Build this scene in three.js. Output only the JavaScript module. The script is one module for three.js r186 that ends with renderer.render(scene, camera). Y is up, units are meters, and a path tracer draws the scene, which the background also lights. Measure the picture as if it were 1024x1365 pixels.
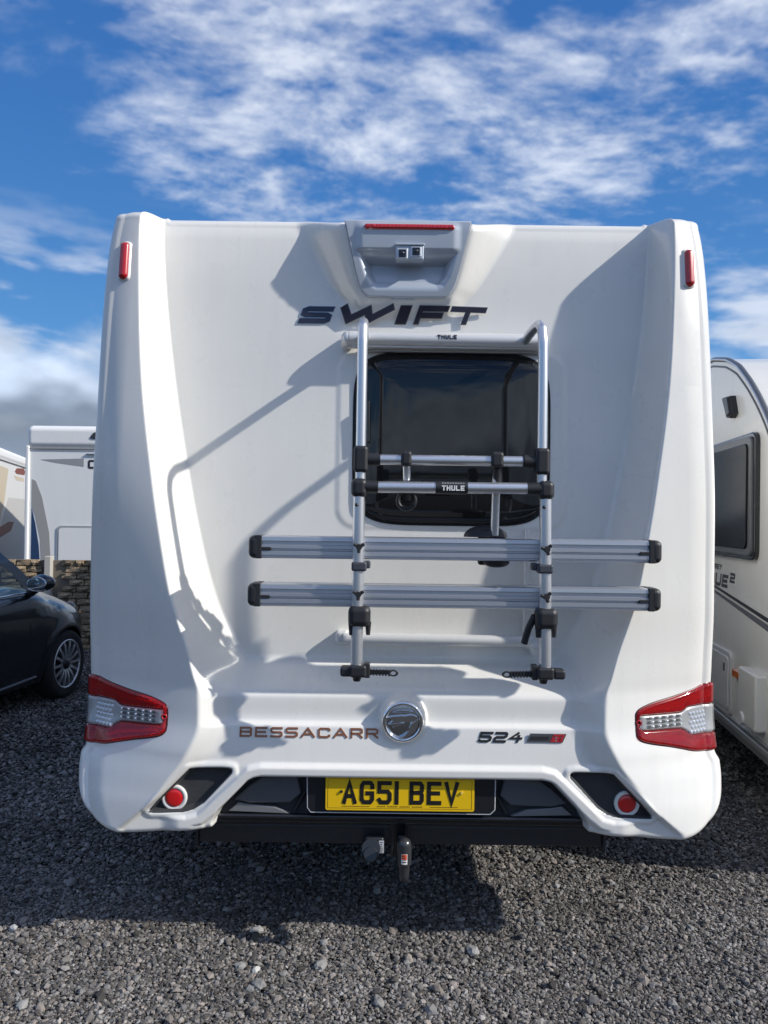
import * as THREE from 'three';
import { RoundedBoxGeometry } from 'three/addons/geometries/RoundedBoxGeometry.js';
import { mergeGeometries, mergeVertices } from 'three/addons/utils/BufferGeometryUtils.js';

// ---------------------------------------------------------------- camera, sky, sun, exposure
const scene = new THREE.Scene();
const camera = new THREE.PerspectiveCamera(67.2, 768 / 1024, 0.05, 3000);
camera.position.set(-0.073, 1.6, 2.75);
camera.rotation.order = 'YXZ';
camera.rotation.set(0.0073, 0, 0.0131);

const sunDir = new THREE.Vector3(0.785, 0.559, 0.267).normalize();
const sun = new THREE.DirectionalLight(new THREE.Color(1, 0.955, 0.88), 3.75);
sun.position.copy(sunDir).multiplyScalar(30);
sun.castShadow = true;
Object.assign(sun.shadow.camera, { left: -12, right: 12, top: 12, bottom: -12, near: 1, far: 70 });
sun.shadow.mapSize.set(2048, 2048);
sun.shadow.radius = 1.8;
scene.add(sun, sun.target);

const renderer = new THREE.WebGLRenderer({ antialias: true });
renderer.toneMapping = THREE.LinearToneMapping;
renderer.toneMappingExposure = 1.24;
renderer.shadowMap.enabled = true;
renderer.setSize(768, 1024);

// ---------------------------------------------------------------- small maths
let seed = 12345;
const rnd = () => { seed = (seed * 1664525 + 1013904223) >>> 0; return seed / 4294967296; };
const rr = (a, b) => a + (b - a) * rnd();
const clamp = (v, a = 0, b = 1) => Math.max(a, Math.min(b, v));
const sstep = (a, b, v) => { const t = clamp((v - a) / (b - a)); return t * t * (3 - 2 * t); };
const lerp = (a, b, t) => a + (b - a) * t;
const smin = (a, b, k) => { const h = clamp(0.5 + 0.5 * (b - a) / k); return lerp(b, a, h) - k * h * (1 - h); };
const NT = new Float32Array(65536); for (let i = 0; i < 65536; i++) NT[i] = rnd();
function vnoise(x, y) {
  const xi = Math.floor(x), yi = Math.floor(y); let fx = x - xi, fy = y - yi;
  fx = fx * fx * fx * (fx * (fx * 6 - 15) + 10); fy = fy * fy * fy * (fy * (fy * 6 - 15) + 10);
  const a = xi & 255, b = (xi + 1) & 255, c = (yi & 255) << 8, d = ((yi + 1) & 255) << 8;
  const p = NT[c | a], q = NT[c | b], r = NT[d | a], s = NT[d | b];
  return p + (q - p) * fx + (r - p) * fy + (p - q - r + s) * fx * fy;
}
function fbm(x, y, n, g = 0.5) { let v = 0, a = 1, t = 0; for (let i = 0; i < n; i++) { v += a * vnoise(x, y); t += a; a *= g; const nx = x * 1.62 + y * 1.21 + 17.3; y = -x * 1.21 + y * 1.62 + 5.7; x = nx; } return v / t; }
// monotone curve through points [[x, y], ...]
function pl(...p) {
  const n = p.length, d = [], m = [];
  for (let i = 0; i < n - 1; i++) d.push((p[i + 1][1] - p[i][1]) / (p[i + 1][0] - p[i][0]));
  for (let i = 0; i < n; i++) m.push(i === 0 ? d[0] : i === n - 1 ? d[n - 2] : d[i - 1] * d[i] <= 0 ? 0 : 2 * d[i - 1] * d[i] / (d[i - 1] + d[i]));
  return (x) => {
    if (x <= p[0][0]) return p[0][1]; if (x >= p[n - 1][0]) return p[n - 1][1];
    let i = 0; while (x > p[i + 1][0]) i++;
    const h = p[i + 1][0] - p[i][0], t = (x - p[i][0]) / h, t2 = t * t, t3 = t2 * t;
    return (2 * t3 - 3 * t2 + 1) * p[i][1] + (t3 - 2 * t2 + t) * h * m[i] + (-2 * t3 + 3 * t2) * p[i + 1][1] + (t3 - t2) * h * m[i + 1];
  };
}
const lin = (...p) => (x) => { const n = p.length; if (x <= p[0][0]) return p[0][1]; for (let i = 0; i < n - 1; i++) if (x <= p[i + 1][0]) return lerp(p[i][1], p[i + 1][1], (x - p[i][0]) / (p[i + 1][0] - p[i][0])); return p[n - 1][1]; };

// ---------------------------------------------------------------- computed sky
{
  const SW = 4096, SH = 2048, data = new Float32Array(SW * SH * 4);
  for (let j = 0; j < SH; j++) {
    const el = ((j + 0.5) / SH - 0.5) * Math.PI, sy = Math.sin(el), cy = Math.cos(el), eld = el * 180 / Math.PI;
    const e = clamp(eld / 90), b1 = Math.exp(-Math.max(0, eld) / 9), b2 = Math.exp(-Math.max(0, eld) / 24);
    const br = 0.018 + 0.15 * b1 + 0.05 * b2, bg = 0.074 + 0.23 * b1 + 0.20 * b2, bb = 0.28 + 0.12 * b1 + 0.38 * b2;
    for (let i = 0; i < SW; i++) {
      const o = (j * SW + i) * 4;
      if (eld < -0.5) { data[o] = 0.22; data[o + 1] = 0.22; data[o + 2] = 0.22; data[o + 3] = 1; continue; }
      const ph = ((i + 0.5) / SW - 0.5) * 2 * Math.PI, dx = Math.cos(ph) * cy, dz = Math.sin(ph) * cy;
      const az = Math.atan2(dx, -dz) * 180 / Math.PI;
      const px = dx / (sy + 0.10), pz = dz / (sy + 0.10);
      // broken high cloud: a wide layer with a clear lane to the left of the view
      const wx = fbm(px * 1.3 + 3.1, pz * 1.3 + 8.2, 3) - 0.5, wz = fbm(px * 1.3 + 23.1, pz * 1.3 + 48.2, 3) - 0.5;
      const qx = px + wx * 0.35, qz = pz + wz * 0.35;
      const big = fbm(qx * 0.85 + 41.3, qz * 0.85 + 12.9, 3);
      const fine = fbm(qx * 4.2 + qz * 1.5 + 7.7, qz * 5.4 - qx * 1.1 + 1.4, 7, 0.60);
      const tiny = fbm(px * 15 + pz * 5 + wx * 4 + 3.3, pz * 19 - px * 3 + wz * 4 + 1.1, 5, 0.62);
      const lane = 1 - sstep(-46, -40, az) * (1 - sstep(-25, -14, az)) * 0.9;
      const low = 17.0 + 2.6 * Math.sin(az * 0.09 - 2.4) + 3 * (vnoise(az * 0.12 + 900, 3.3) - 0.5);
      const env = sstep(low - 2.5, low + 6.5, eld) * (1 - 0.25 * sstep(50, 85, eld));
      const d = 0.62 * fine + 0.38 * tiny + 0.30 * (big - 0.5) + 0.07 * sstep(22, 34, eld) - 0.22 * (1 - env) - 0.25 * (1 - lane);
      const a0 = sstep(0.375, 0.95, d); let a = clamp(a0 * 0.95, 0, 0.78) * (0.3 + 0.7 * lane) * sstep(8, 14, eld);
      // thin streaks lower down
      const st = fbm(az * 0.11 + 300, eld * 0.42 + 0.02 * az + 11, 6, 0.55), stm = sstep(3, 8, eld) * (1 - sstep(14, 22, eld));
      a = Math.max(a, stm * sstep(0.52, 0.80, st) * 0.75);
      const tone = 0.86 + 0.28 * (fine - 0.5);
      let cr = 0.76 * tone, cg = 0.81 * tone, cb = 0.90 * tone;
      let r = lerp(br, cr, a), g = lerp(bg, cg, a), bl = lerp(bb, cb, a);
      // heaped bank near the horizon, bright tops over grey bases
      const top = 8.0 + 3.0 * Math.cos((az + 26) * Math.PI / 90) + 3.0 * (vnoise(az * 0.05 + 77, 0.5) - 0.5) * 2 + 4.2 * (fbm(az * 0.13 + 9, eld * 0.20, 5) - 0.5) * 2;
      const bank = sstep(top + 1.6, top - 1.2, eld);
      const ed = 4.9 + 2.4 * Math.cos((az + 26) * Math.PI / 90) + 3.6 * (fbm(az * 0.13 + 50, eld * 0.2 + 7.5, 4) - 0.5), gy = sstep(ed + 1.2, ed - 0.6, eld) ;
      const tx = 0.86 + 0.5 * (fbm(az * 0.3 + 5, eld * 0.6 + 3, 5) - 0.5);
      r = lerp(r, lerp(0.62, 0.235, gy) * tx, bank * 0.9); g = lerp(g, lerp(0.72, 0.275, gy) * tx, bank * 0.9); bl = lerp(bl, lerp(0.88, 0.345, gy) * tx, bank * 0.9);
      // aureole
      const c = dx * sunDir.x + sy * sunDir.y + dz * sunDir.z, gl = 0.9 * Math.exp((c - 1) * 14);
      data[o] = r + gl; data[o + 1] = g + gl * 0.95; data[o + 2] = bl + gl * 0.85; data[o + 3] = 1;
    }
  }
  const t = new THREE.DataTexture(data, SW, SH, THREE.RGBAFormat, THREE.FloatType);
  t.mapping = THREE.EquirectangularReflectionMapping; t.minFilter = t.magFilter = THREE.LinearFilter; t.needsUpdate = true;
  scene.background = t; scene.environment = t;
}

// ---------------------------------------------------------------- building helpers
const used = {};
function numbered(n) { const k = used[n] = (used[n] ?? -1) + 1; return k ? n + '_' + String(k).padStart(3, '0') : n; }
function mesh(name, geo, mat, parent) {
  if (Array.isArray(geo)) geo = join(geo);
  const m = new THREE.Mesh(geo, mat); m.name = name; m.castShadow = m.receiveShadow = true;
  if (parent) parent.add(m); else { m.name = numbered(name); scene.add(m); }
  return m;
}
function join(list) {
  return mergeGeometries(list.map((g) => { const q = g.index ? g.toNonIndexed() : g.clone(); for (const k of Object.keys(q.attributes)) if (!['position', 'normal', 'uv'].includes(k)) q.deleteAttribute(k); if (!q.attributes.uv) q.setAttribute('uv', new THREE.BufferAttribute(new Float32Array(q.attributes.position.count * 2), 2)); return q; }));
}
function tag(o, label, category, group, kind) { if (label) o.userData.label = label; if (category) o.userData.category = category; if (group) o.userData.group = group; if (kind) o.userData.kind = kind; return o; }
function thing(name, label, category, pos = [0, 0, 0], turn = 0, group) { const g = new THREE.Group(); g.name = numbered(name); g.position.set(...pos); g.rotation.y = turn; scene.add(g); return tag(g, label, category, group); }
const C = (r, g, b) => new THREE.Color().setRGB(r, g, b);
const std = (c, roughness, metalness = 0, more = {}) => new THREE.MeshStandardMaterial({ color: C(...c), roughness, metalness, ...more });
const phy = (c, roughness, metalness = 0, more = {}) => new THREE.MeshPhysicalMaterial({ color: C(...c), roughness, metalness, ...more });
const V = (x, y, z) => new THREE.Vector3(x, y, z);
const box = (w, h, d, x, y, z, r = 0) => (r ? new RoundedBoxGeometry(w, h, d, 3, r) : new THREE.BoxGeometry(w, h, d)).translate(x, y, z);
const tube = (pts, r, seg = 40, rad = 16) => new THREE.TubeGeometry(new THREE.CatmullRomCurve3(pts.map((p) => V(...p)), false, 'catmullrom', 0.2), seg, r, rad, false);
function rod(a, b, r, r2 = r, n = 20) { const A = V(...a), B = V(...b), g = new THREE.CylinderGeometry(r2, r, A.distanceTo(B), n); g.applyQuaternion(new THREE.Quaternion().setFromUnitVectors(V(0, 1, 0), B.clone().sub(A).normalize())); return g.translate(...A.add(B).multiplyScalar(0.5).toArray()); }
function tex(w, h, fn, srgb) {
  const d = new Uint8Array(w * h * 4);
  for (let j = 0; j < h; j++) for (let i = 0; i < w; i++) { const c = fn(i, j), o = (j * w + i) * 4; d[o] = clamp(c[0]) * 255; d[o + 1] = clamp(c[1]) * 255; d[o + 2] = clamp(c[2]) * 255; d[o + 3] = 255; }
  const t = new THREE.DataTexture(d, w, h); t.wrapS = t.wrapT = THREE.RepeatWrapping; t.magFilter = THREE.LinearFilter; t.minFilter = THREE.LinearMipmapLinearFilter; t.generateMipmaps = true; if (srgb) t.colorSpace = THREE.SRGBColorSpace; t.needsUpdate = true; return t;
}
// a grid surface from rows x columns of points, uv given in metres
function grid(nu, nv, fn) {
  const P = [], U = [], I = [];
  for (let j = 0; j <= nv; j++) for (let i = 0; i <= nu; i++) { const p = fn(i / nu, j / nv, i, j); P.push(p[0], p[1], p[2]); U.push(p[3] ?? p[0], p[4] ?? p[1]); }
  for (let j = 0; j < nv; j++) for (let i = 0; i < nu; i++) { const a = j * (nu + 1) + i, b = a + 1, c = a + nu + 1, d = c + 1; I.push(a, b, d, a, d, c); }
  const g = new THREE.BufferGeometry(); g.setAttribute('position', new THREE.Float32BufferAttribute(P, 3)); g.setAttribute('uv', new THREE.Float32BufferAttribute(U, 2)); g.setIndex(I); g.computeVertexNormals(); return g;
}
// lettering built from strokes: unit-box polylines thickened with mitred corners
const GL = {
  S: [[[1, 1], [.12, 1], [0, .88], [0, .62], [.12, .5], [.88, .5], [1, .38], [1, .12], [.88, 0], [0, 0]]], W: [[[0, 1], [.16, 0], [.52, .85], [.62, 0], [1, 1]]], I: [[[.5, 0], [.5, 1]]],
  F: [[[0, 0], [0, 1], [1, 1]], [[0, .48], [.85, .48]]], T: [[[0, 1], [1, 1]], [[.5, 1], [.5, 0]]],
  B: [[[0, 0], [0, 1], [.85, 1], [1, .88], [1, .62], [.85, .52], [0, .52]], [[.7, .52], [.85, .52], [1, .4], [1, .12], [.85, 0], [0, 0]]],
  E: [[[1, 1], [0, 1], [0, 0], [1, 0]], [[0, .5], [.88, .5]]], A: [[[0, 0], [.5, 1], [1, 0]], [[.2, .3], [.8, .3]]],
  C: [[[1, .82], [1, .9], [.88, 1], [.12, 1], [0, .88], [0, .12], [.12, 0], [.88, 0], [1, .1], [1, .18]]], R: [[[0, 0], [0, 1], [.85, 1], [1, .88], [1, .58], [.85, .46], [0, .46]], [[.55, .46], [1, 0]]],
  5: [[[1, 1], [0, 1], [0, .56], [.82, .56], [1, .43], [1, .14], [.82, 0], [.15, 0], [0, .12]]], 2: [[[0, 1], [.88, 1], [1, .88], [1, .62], [.88, .5], [.12, .5], [0, .38], [0, 0], [1, 0]]],
  4: [[[.6, 1], [0, .38], [1, .38]], [[.74, .66], [.74, 0]]], 1: [[[.5, 0], [.5, 1]]], V: [[[0, 1], [.5, 0], [1, 1]]],
  G: [[[1, .78], [1, .88], [.82, 1], [.18, 1], [0, .86], [0, .14], [.18, 0], [.82, 0], [1, .14], [1, .46], [.55, .46]]],
  H: [[[0, 0], [0, 1]], [[1, 0], [1, 1]], [[0, .5], [1, .5]]], U: [[[0, 1], [0, .12], [.12, 0], [.88, 0], [1, .12], [1, 1]]], L: [[[0, 1], [0, 0], [1, 0]]], O: [[[.5, 1], [.12, 1], [0, .88], [0, .12], [.12, 0], [.88, 0], [1, .12], [1, .88], [.88, 1], [.45, 1]]], Y: [[[0, 1], [.5, .45], [1, 1]], [[.5, .45], [.5, 0]]],
};
function stroke(p, t) {
  const n = p.length, L = [], R = [];
  for (let i = 0; i < n; i++) {
    const a = p[Math.max(0, i - 1)], b = p[i], c = p[Math.min(n - 1, i + 1)];
    let d1 = [b[0] - a[0], b[1] - a[1]], d2 = [c[0] - b[0], c[1] - b[1]]; if (i === 0) d1 = d2; if (i === n - 1) d2 = d1;
    const l1 = Math.hypot(...d1), l2 = Math.hypot(...d2); d1 = [d1[0] / l1, d1[1] / l1]; d2 = [d2[0] / l2, d2[1] / l2];
    let mx = -(d1[1] + d2[1]), my = d1[0] + d2[0]; const ml = Math.hypot(mx, my) || 1; mx /= ml; my /= ml;
    const k = Math.min(2.2, 1 / Math.max(0.3, mx * -d1[1] + my * d1[0])) * t / 2, ex = i === 0 ? -t / 2 : i === n - 1 ? t / 2 : 0;
    L.push([b[0] + mx * k + d2[0] * ex * .98, b[1] + my * k + d2[1] * ex * .98]); R.push([b[0] - mx * k + d2[0] * ex * .98, b[1] - my * k + d2[1] * ex * .98]);
  }
  return L.concat(R.reverse());
}
function glyph(ch, w, h, t, depth, lean = 0, bevel = 0, grow = 0) {
  const gs = GL[ch].map((pts, k) => {
    const q = stroke(pts.map(([a, b]) => [t / 2 + a * (w - t), t / 2 + b * (h - t)]), t + grow).map(([x, y]) => new THREE.Vector2(x + lean * y, y));
    return new THREE.ExtrudeGeometry(new THREE.Shape(q), { depth: depth - k * 0.0004, bevelEnabled: bevel > 0, bevelThickness: bevel, bevelSize: bevel, bevelSegments: 2, steps: 1 });
  });
  return join(gs);
}

// ---------------------------------------------------------------- materials
const dirtTex = tex(1024, 1024, (i, j) => { const s = 0.98 + 0.008 * (fbm(i * 0.09, j * 0.004, 3) - .5) - 0.008 * sstep(.56, .8, fbm(i * .05 + 40, j * .006 + 9, 3)) + 0.012 * (fbm(i * .02, j * .02 + 70, 4) - .5); return [s, s * .999, s * .993]; }, true);
dirtTex.repeat.set(0.5, 0.4);
const roughTex = tex(512, 512, (i, j) => { const s = 0.5 + 0.5 * fbm(i * 0.03, j * 0.02, 5); return [s, s, s]; });
const white = phy([0.81, 0.80, 0.77], 0.42, 0, { clearcoat: 0.55, clearcoatRoughness: 0.1, map: dirtTex, roughnessMap: roughTex });
const silverPod = phy([0.45, 0.50, 0.57], 0.36, 0.15, { clearcoat: 0.5, clearcoatRoughness: 0.15 });
const brushTex = tex(256, 256, (i, j) => { const s = .82 + .3 * (fbm(i * .012, j * .9, 3) - .5); return [s, s, s]; });
const alu = std([0.72, 0.73, 0.75], 0.36, 0.9);
const aluRail = std([0.60, 0.62, 0.66], 0.4, 0.85);
const aluDull = phy([0.70, 0.70, 0.69], 0.45, 0.35);
const blackPlastic = std([0.018, 0.019, 0.022], 0.5);
const blackGloss = phy([0.012, 0.013, 0.016], 0.22, 0, { clearcoat: .6, clearcoatRoughness: .1 });
const ventMat = std([0.038, 0.040, 0.044], 0.75, 0, { bumpMap: tex(256, 256, () => { const v = rnd(); return [v, v, v]; }), bumpScale: 0.0006 });
const darkGlass = phy([0.007, 0.008, 0.009], 0.03, 0, { ior: 1.52 });
const chrome = std([0.86, 0.87, 0.88], 0.07, 1);
const chromeDark = std([0.58, 0.60, 0.63], 0.18, 1);
const rubber = std([0.02, 0.02, 0.021], 0.85);
const redLens = phy([1.0, 0.018, 0.028], 0.09, 0, { transmission: 0.85, thickness: 0, ior: 1.5, clearcoat: 1, clearcoatRoughness: .02 });
const redSolid = phy([0.42, 0.006, 0.010], 0.25, 0, { clearcoat: 1, clearcoatRoughness: .05 });
const redReflector = phy([0.62, 0.01, 0.012], 0.3, 0, { clearcoat: 1, clearcoatRoughness: .05 });
const clearLens = phy([0.93, 0.94, 0.95], 0.05, 0, { transmission: 0.92, thickness: 0, ior: 1.49 });
const facet = tex(256, 256, (i, j) => { const a = Math.abs(((i + j) / 16) % 1 - .5), b = Math.abs(((i - j + 2560) / 16) % 1 - .5), v = a + b; return [v, v, v]; });
facet.repeat.set(9, 9);
const facetMap = tex(256, 256, (i, j) => { const a = ((i + j) / 16) % 1, b = ((i - j + 2560) / 16) % 1, v = .55 + .5 * a * b + .35 * (fbm(i * .05, j * .02, 3) - .4); return [v, v, v]; }, true); facetMap.repeat.set(9, 9);
const reflectorMat = std([1, 1, 1], 0.25, 0.55, { map: facetMap, bumpMap: facet, bumpScale: 0.012 });

// ---------------------------------------------------------------- ground
const gravelTex = (() => {
  const N = 1024, H = new Float32Array(N * N), col = new Float32Array(N * N).fill(.25);
  for (let k = 0; k < 15000; k++) {
    const cx = rnd() * N, cy = rnd() * N, r = 3.5 + 6 * rnd() * rnd() + 2 * rnd(), v = .2 + .8 * rnd(), an = rnd() * 6.28, sq = rr(.55, 1), hb = rnd() * .4;
    const R = Math.ceil(r); const ca = Math.cos(an), sa = Math.sin(an);
    for (let y = -R; y <= R; y++) for (let x = -R; x <= R; x++) {
      const u = x * ca + y * sa, w = (y * ca - x * sa) / sq, d = Math.max(Math.abs(u) * .8 + Math.abs(w) * .45, Math.abs(w) * .85 + Math.abs(u) * .3) / r; if (d > 1) continue;
      const o = ((cy + y + N) % N | 0) * N + ((cx + x + N) % N | 0), h = hb + .6 * (1 - d * d);
      if (h > H[o]) { H[o] = h; col[o] = v * (.6 + .4 * (1 - d)); }
    }
  }
  const c = tex(N, N, (i, j) => { const v = col[j * N + i] * .62 + .1; return [v * 1.0, v * .995, v * .98]; }, true), b = tex(N, N, (i, j) => { const v = H[j * N + i]; return [v, v, v]; });
  return { c, b };
})();
gravelTex.c.repeat.set(0.75, 0.75); gravelTex.b.repeat.set(0.75, 0.75);
const groundMat = std([0.23, 0.225, 0.215], 0.95, 0, { map: gravelTex.c, bumpMap: gravelTex.b, bumpScale: 0.012 });
const ground = tag(mesh('ground', grid(60, 60, (u, v) => { const q = (t) => { const s = t * 2 - 1; return Math.sign(s) * (Math.abs(s) ** 3) * 900; }; const x = q(u), z = -q(v); return [x, (Math.abs(x) < 12 && Math.abs(z) < 12) ? 0 : 0, z, x, z]; }), groundMat), null, null, null, 'structure');
{
  const rockGeo = (k) => { const g = mergeVertices(new THREE.IcosahedronGeometry(1, 0).deleteAttribute('normal').deleteAttribute('uv')), p = g.attributes.position; for (let i = 0; i < p.count; i++) { const s = rr(.6, 1.15); p.setXYZ(i, p.getX(i) * s * rr(.9, 1.25), p.getY(i) * s * rr(.6, .85), p.getZ(i) * s); } const f = g.toNonIndexed(); f.computeVertexNormals(); f.setAttribute('uv', new THREE.Float32BufferAttribute(new Float32Array(f.attributes.position.count * 2), 2)); return f; };
  const stoneMat = std([1, 1, 1], 0.85);
  const M = new THREE.Matrix4(), Q = new THREE.Quaternion(), E = new THREE.Euler();
  const gravel = tag(new THREE.Group(), 'loose grey crushed stone chippings covering the yard', 'gravel', null, 'stuff'); gravel.name = 'gravel'; scene.add(gravel);
  const areas = [[-2.3, 2.3, -0.75, 1.0, 25000, .82], [-2.6, 2.6, -1.9, -0.75, 10000, 1.05], [-4.9, -1.1, -6.6, -1.9, 3600, 1.3], [1.1, 2.6, -4.5, -1.9, 2500, 1.2]];
  for (let v = 0; v < 4; v++) {
    const list = [];
    for (const [x0, x1, z0, z1, dens, sc] of areas) { const n = Math.round((x1 - x0) * (z1 - z0) * dens / 4); for (let i = 0; i < n; i++) { const big = rnd(); list.push([rr(x0, x1), rr(z0, z1), sc * (0.0040 + 0.0050 * rnd() + (big > .86 ? .006 * rnd() : 0) + (big > .988 ? .010 * rnd() : 0))]); } }
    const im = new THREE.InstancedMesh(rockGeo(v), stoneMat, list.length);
    list.forEach(([x, z, s], i) => {
      E.set(rr(-.6, .6), rnd() * 6.28, rr(-.6, .6)); Q.setFromEuler(E); M.compose(V(x, s * rr(.0, 1.1) + .004 * vnoise(x * 9, z * 9), z), Q, V(s * rr(.8, 1.3), s * rr(.7, 1.1), s)); im.setMatrixAt(i, M);
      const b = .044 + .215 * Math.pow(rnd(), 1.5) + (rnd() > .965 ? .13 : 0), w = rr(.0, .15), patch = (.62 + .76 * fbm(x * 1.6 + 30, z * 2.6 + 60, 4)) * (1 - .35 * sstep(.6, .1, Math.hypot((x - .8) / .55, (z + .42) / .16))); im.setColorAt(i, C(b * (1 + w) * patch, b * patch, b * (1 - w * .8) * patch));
    });
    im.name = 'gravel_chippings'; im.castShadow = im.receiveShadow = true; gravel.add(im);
  }
  const stones = [[.274, -.093, .026, .3], [-.275, .013, .027, .26], [-.537, -.211, .024, .3], [.101, .253, .024, .2], [-.069, .218, .022, .24], [-1.396, -.572, .027, .2], [-.687, -.37, .017, .25], [-.476, .13, .026, .22], [-.5, .04, .017, .5], [-.657, -.141, .014, .3], [-1.218, .253, .022, .28], [-.56, .02, .02, .24], [1.147, -.279, .016, .22], [.562, -.292, .016, .24], [-.4, .06, .016, .2], [.9, .2, .018, .2], [.03, -.02, .015, .22], [-.9, .1, .016, .19]];
  for (const [x, z, s, b] of stones) { const g = mergeVertices(new THREE.IcosahedronGeometry(1, 1).deleteAttribute('normal').deleteAttribute('uv')), p = g.attributes.position; for (let i = 0; i < p.count; i++) { const k = rr(.78, 1.12); p.setXYZ(i, p.getX(i) * k * 1.15, p.getY(i) * k * .62, p.getZ(i) * k * .85); } const f = g.toNonIndexed(); f.computeVertexNormals(); f.setAttribute('uv', new THREE.Float32BufferAttribute(new Float32Array(f.attributes.position.count * 2), 2)); f.scale(s, s, s).rotateY(rnd() * 6).translate(x, s * .42 + .004, z); mesh('stone', f, std([b, b * .985, b * .95], .9), ground); }
}

// ---------------------------------------------------------------- the white motorhome (table heights + LIFT = metres above ground)
const LIFT = 0.1;
const home = thing('motorhome', 'large white motorhome seen from behind with folded bike rack, red lamps and yellow plate', 'motorhome');
const Wf = pl([.34, 1.13], [.40, 1.162], [.46, 1.188], [.53, 1.202], [.57, 1.206], [.602, 1.206], [.616, 1.200], [.632, 1.189], [.68, 1.186], [.92, 1.194], [1.05, 1.194], [1.29, 1.184], [1.6, 1.172], [1.85, 1.160], [2.3, 1.148], [2.5, 1.138], [2.6, 1.126], [2.66, 1.110], [2.7, 1.10]);
const crestX = pl([.36, 1.03], [.383, 1.0], [.487, .882], [.57, .815], [.65, .757], [.76, .716], [.87, .722], [.93, .742], [1.02, .768], [1.2, .828], [1.39, .868], [1.64, .912], [2.03, .966], [2.3, .986], [2.61, .998], [2.7, 1.0]);
const innerX = pl([.36, 1.0], [.383, .98], [.487, .86], [.6, .725], [.66, .665], [.76, .625], [.83, .622], [.87, .612], [.93, .615], [1.02, .660], [1.17, .732], [1.4, .796], [1.7, .856], [2.05, .912], [2.34, .946], [2.64, .970], [2.7, .974]);
const crestZ = pl([.36, -.002], [.5, .026], [.65, .030], [.8, .010], [.93, -.006], [1.2, -.020], [1.6, -.045], [2.0, -.078], [2.4, -.118], [2.62, -.150], [2.7, -.17]);
const panelZ = pl([.36, -.004], [.60, -.003], [.625, -.006], [.735, -.024], [.748, -.027], [.760, -.046], [.78, -.052], [.842, -.058], [.858, -.068], [.90, -.165], [.925, -.222], [.94, -.241], [.965, -.250], [1.4, -.262], [2.0, -.274], [2.4, -.286], [2.6, -.305], [2.7, -.335]);
const podHalf = pl([2.30, .14], [2.36, .165], [2.40, .186], [2.5, .213], [2.64, .243], [2.7, .25]);
const segD = (x, y, a, b) => { const vx = b[0] - a[0], vy = b[1] - a[1], t = clamp(((x - a[0]) * vx + (y - a[1]) * vy) / (vx * vx + vy * vy)); return Math.hypot(x - a[0] - vx * t, y - a[1] - vy * t); };
function polyD(x, y, P) { let d = 1e9, s = 1; for (let i = 0, j = P.length - 1; i < P.length; j = i++) { d = Math.min(d, segD(x, y, P[j], P[i])); if ((P[i][1] > y) !== (P[j][1] > y) && x < (P[j][0] - P[i][0]) * (y - P[i][1]) / (P[j][1] - P[i][1]) + P[i][0]) s = -s; } return s * d; }
const grilleP = [[.752, .601], [.62, .602], [.602, .598], [.600, .585], [.668, .512], [.70, .478], [.735, .455], [.775, .444], [.885, .441], [.896, .447], [.866, .483]];
const trimLine = [[1.0, .402], [.76, .408], [.715, .420], [.676, .452], [.565, .563], [.538, .585], [.50, .594], [0, .594]];
const valP = [[-.1, .571], [.515, .571], [.545, .56], [.650, .450], [.69, .37], [.69, .34], [-.1, .35]];
const pocketP = [[-.188, 2.520], [.198, 2.520], [.170, 2.425], [.150, 2.392], [.125, 2.380], [-.115, 2.380], [-.140, 2.392], [-.160, 2.425]];
function field(x, y) {
  const ax = Math.abs(x), W = Wf(y), c = crestX(y), i = Math.min(innerX(y), c - .014);
  let zp = panelZ(y); const zc = crestZ(y);
  if (y > 2.2) { const hb = podHalf(y), flank = lerp(.05, .19, clamp((y - 2.3) / .36)); const up = sstep(2.27, 2.36, y) * lerp(.04, .125, clamp((y - 2.33) / .33)); zp += up * (1 - Math.pow(sstep(0, 1, (ax - hb - .012) / flank), .8)); if (ax < .25 && y > 2.36 && y < 2.54) zp -= sstep(.002, -.036, polyD(x, y, pocketP)) * lerp(.014, .056, sstep(2.385, 2.50, y)); }
  let t = (ax - i) / (c - i), f = t < -.25 ? 0 : t < .25 ? (t + .25) ** 2 : t;
  const zi = zp + (zc - zp) * f;
  const e = Math.max(0, ax - (W - .13)) / .13, zo = zc + .004 - lerp(.32, .17, sstep(1.1, 1.9, y)) * (ax - c) - .22 * (ax - c) * Math.abs(ax - c) - lerp(.035, .02, sstep(1.6, 2.4, y)) * e * e;
  const ridge = lerp(.008, .03, sstep(.9, 1.4, y)) + .022 * sstep(2.2, 2.6, y);
  let z = ax < c + .2 || t < 1.2 ? smin(zi, zo, ridge) : zo;
  // window landing
  if (y > 1.3 && y < 2.3) { const qx = Math.abs(x - .187) - .37, qy = Math.abs(y - 1.805) - .27, d = Math.hypot(Math.max(qx, 0), Math.max(qy, 0)) + Math.min(Math.max(qx, qy), 0) - .075; z += .0045 * sstep(.014, -.014, d); }
  if (y < .66) {
    let dt = 1e9; for (let k = 0; k < trimLine.length - 1; k++) dt = Math.min(dt, segD(ax, y, trimLine[k], trimLine[k + 1]));
    if (ax < .86) z += .017 * sstep(.028, .012, dt) * (1 - sstep(.78, .86, ax));
    z -= .085 * sstep(.003, -.014, polyD(ax, y, valP));
    const dg = polyD(ax, y, grilleP); z -= .022 * sstep(.002, -.009, dg); z += .006 * sstep(.02, .006, Math.abs(dg - .006));
  }
  if (y > .6 && y < .95) { const d = Math.hypot(x - .004, y - .772); z = lerp(z, -.014, sstep(.092, .074, d)); }
  return z;
}
const RC = 0.05;
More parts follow.
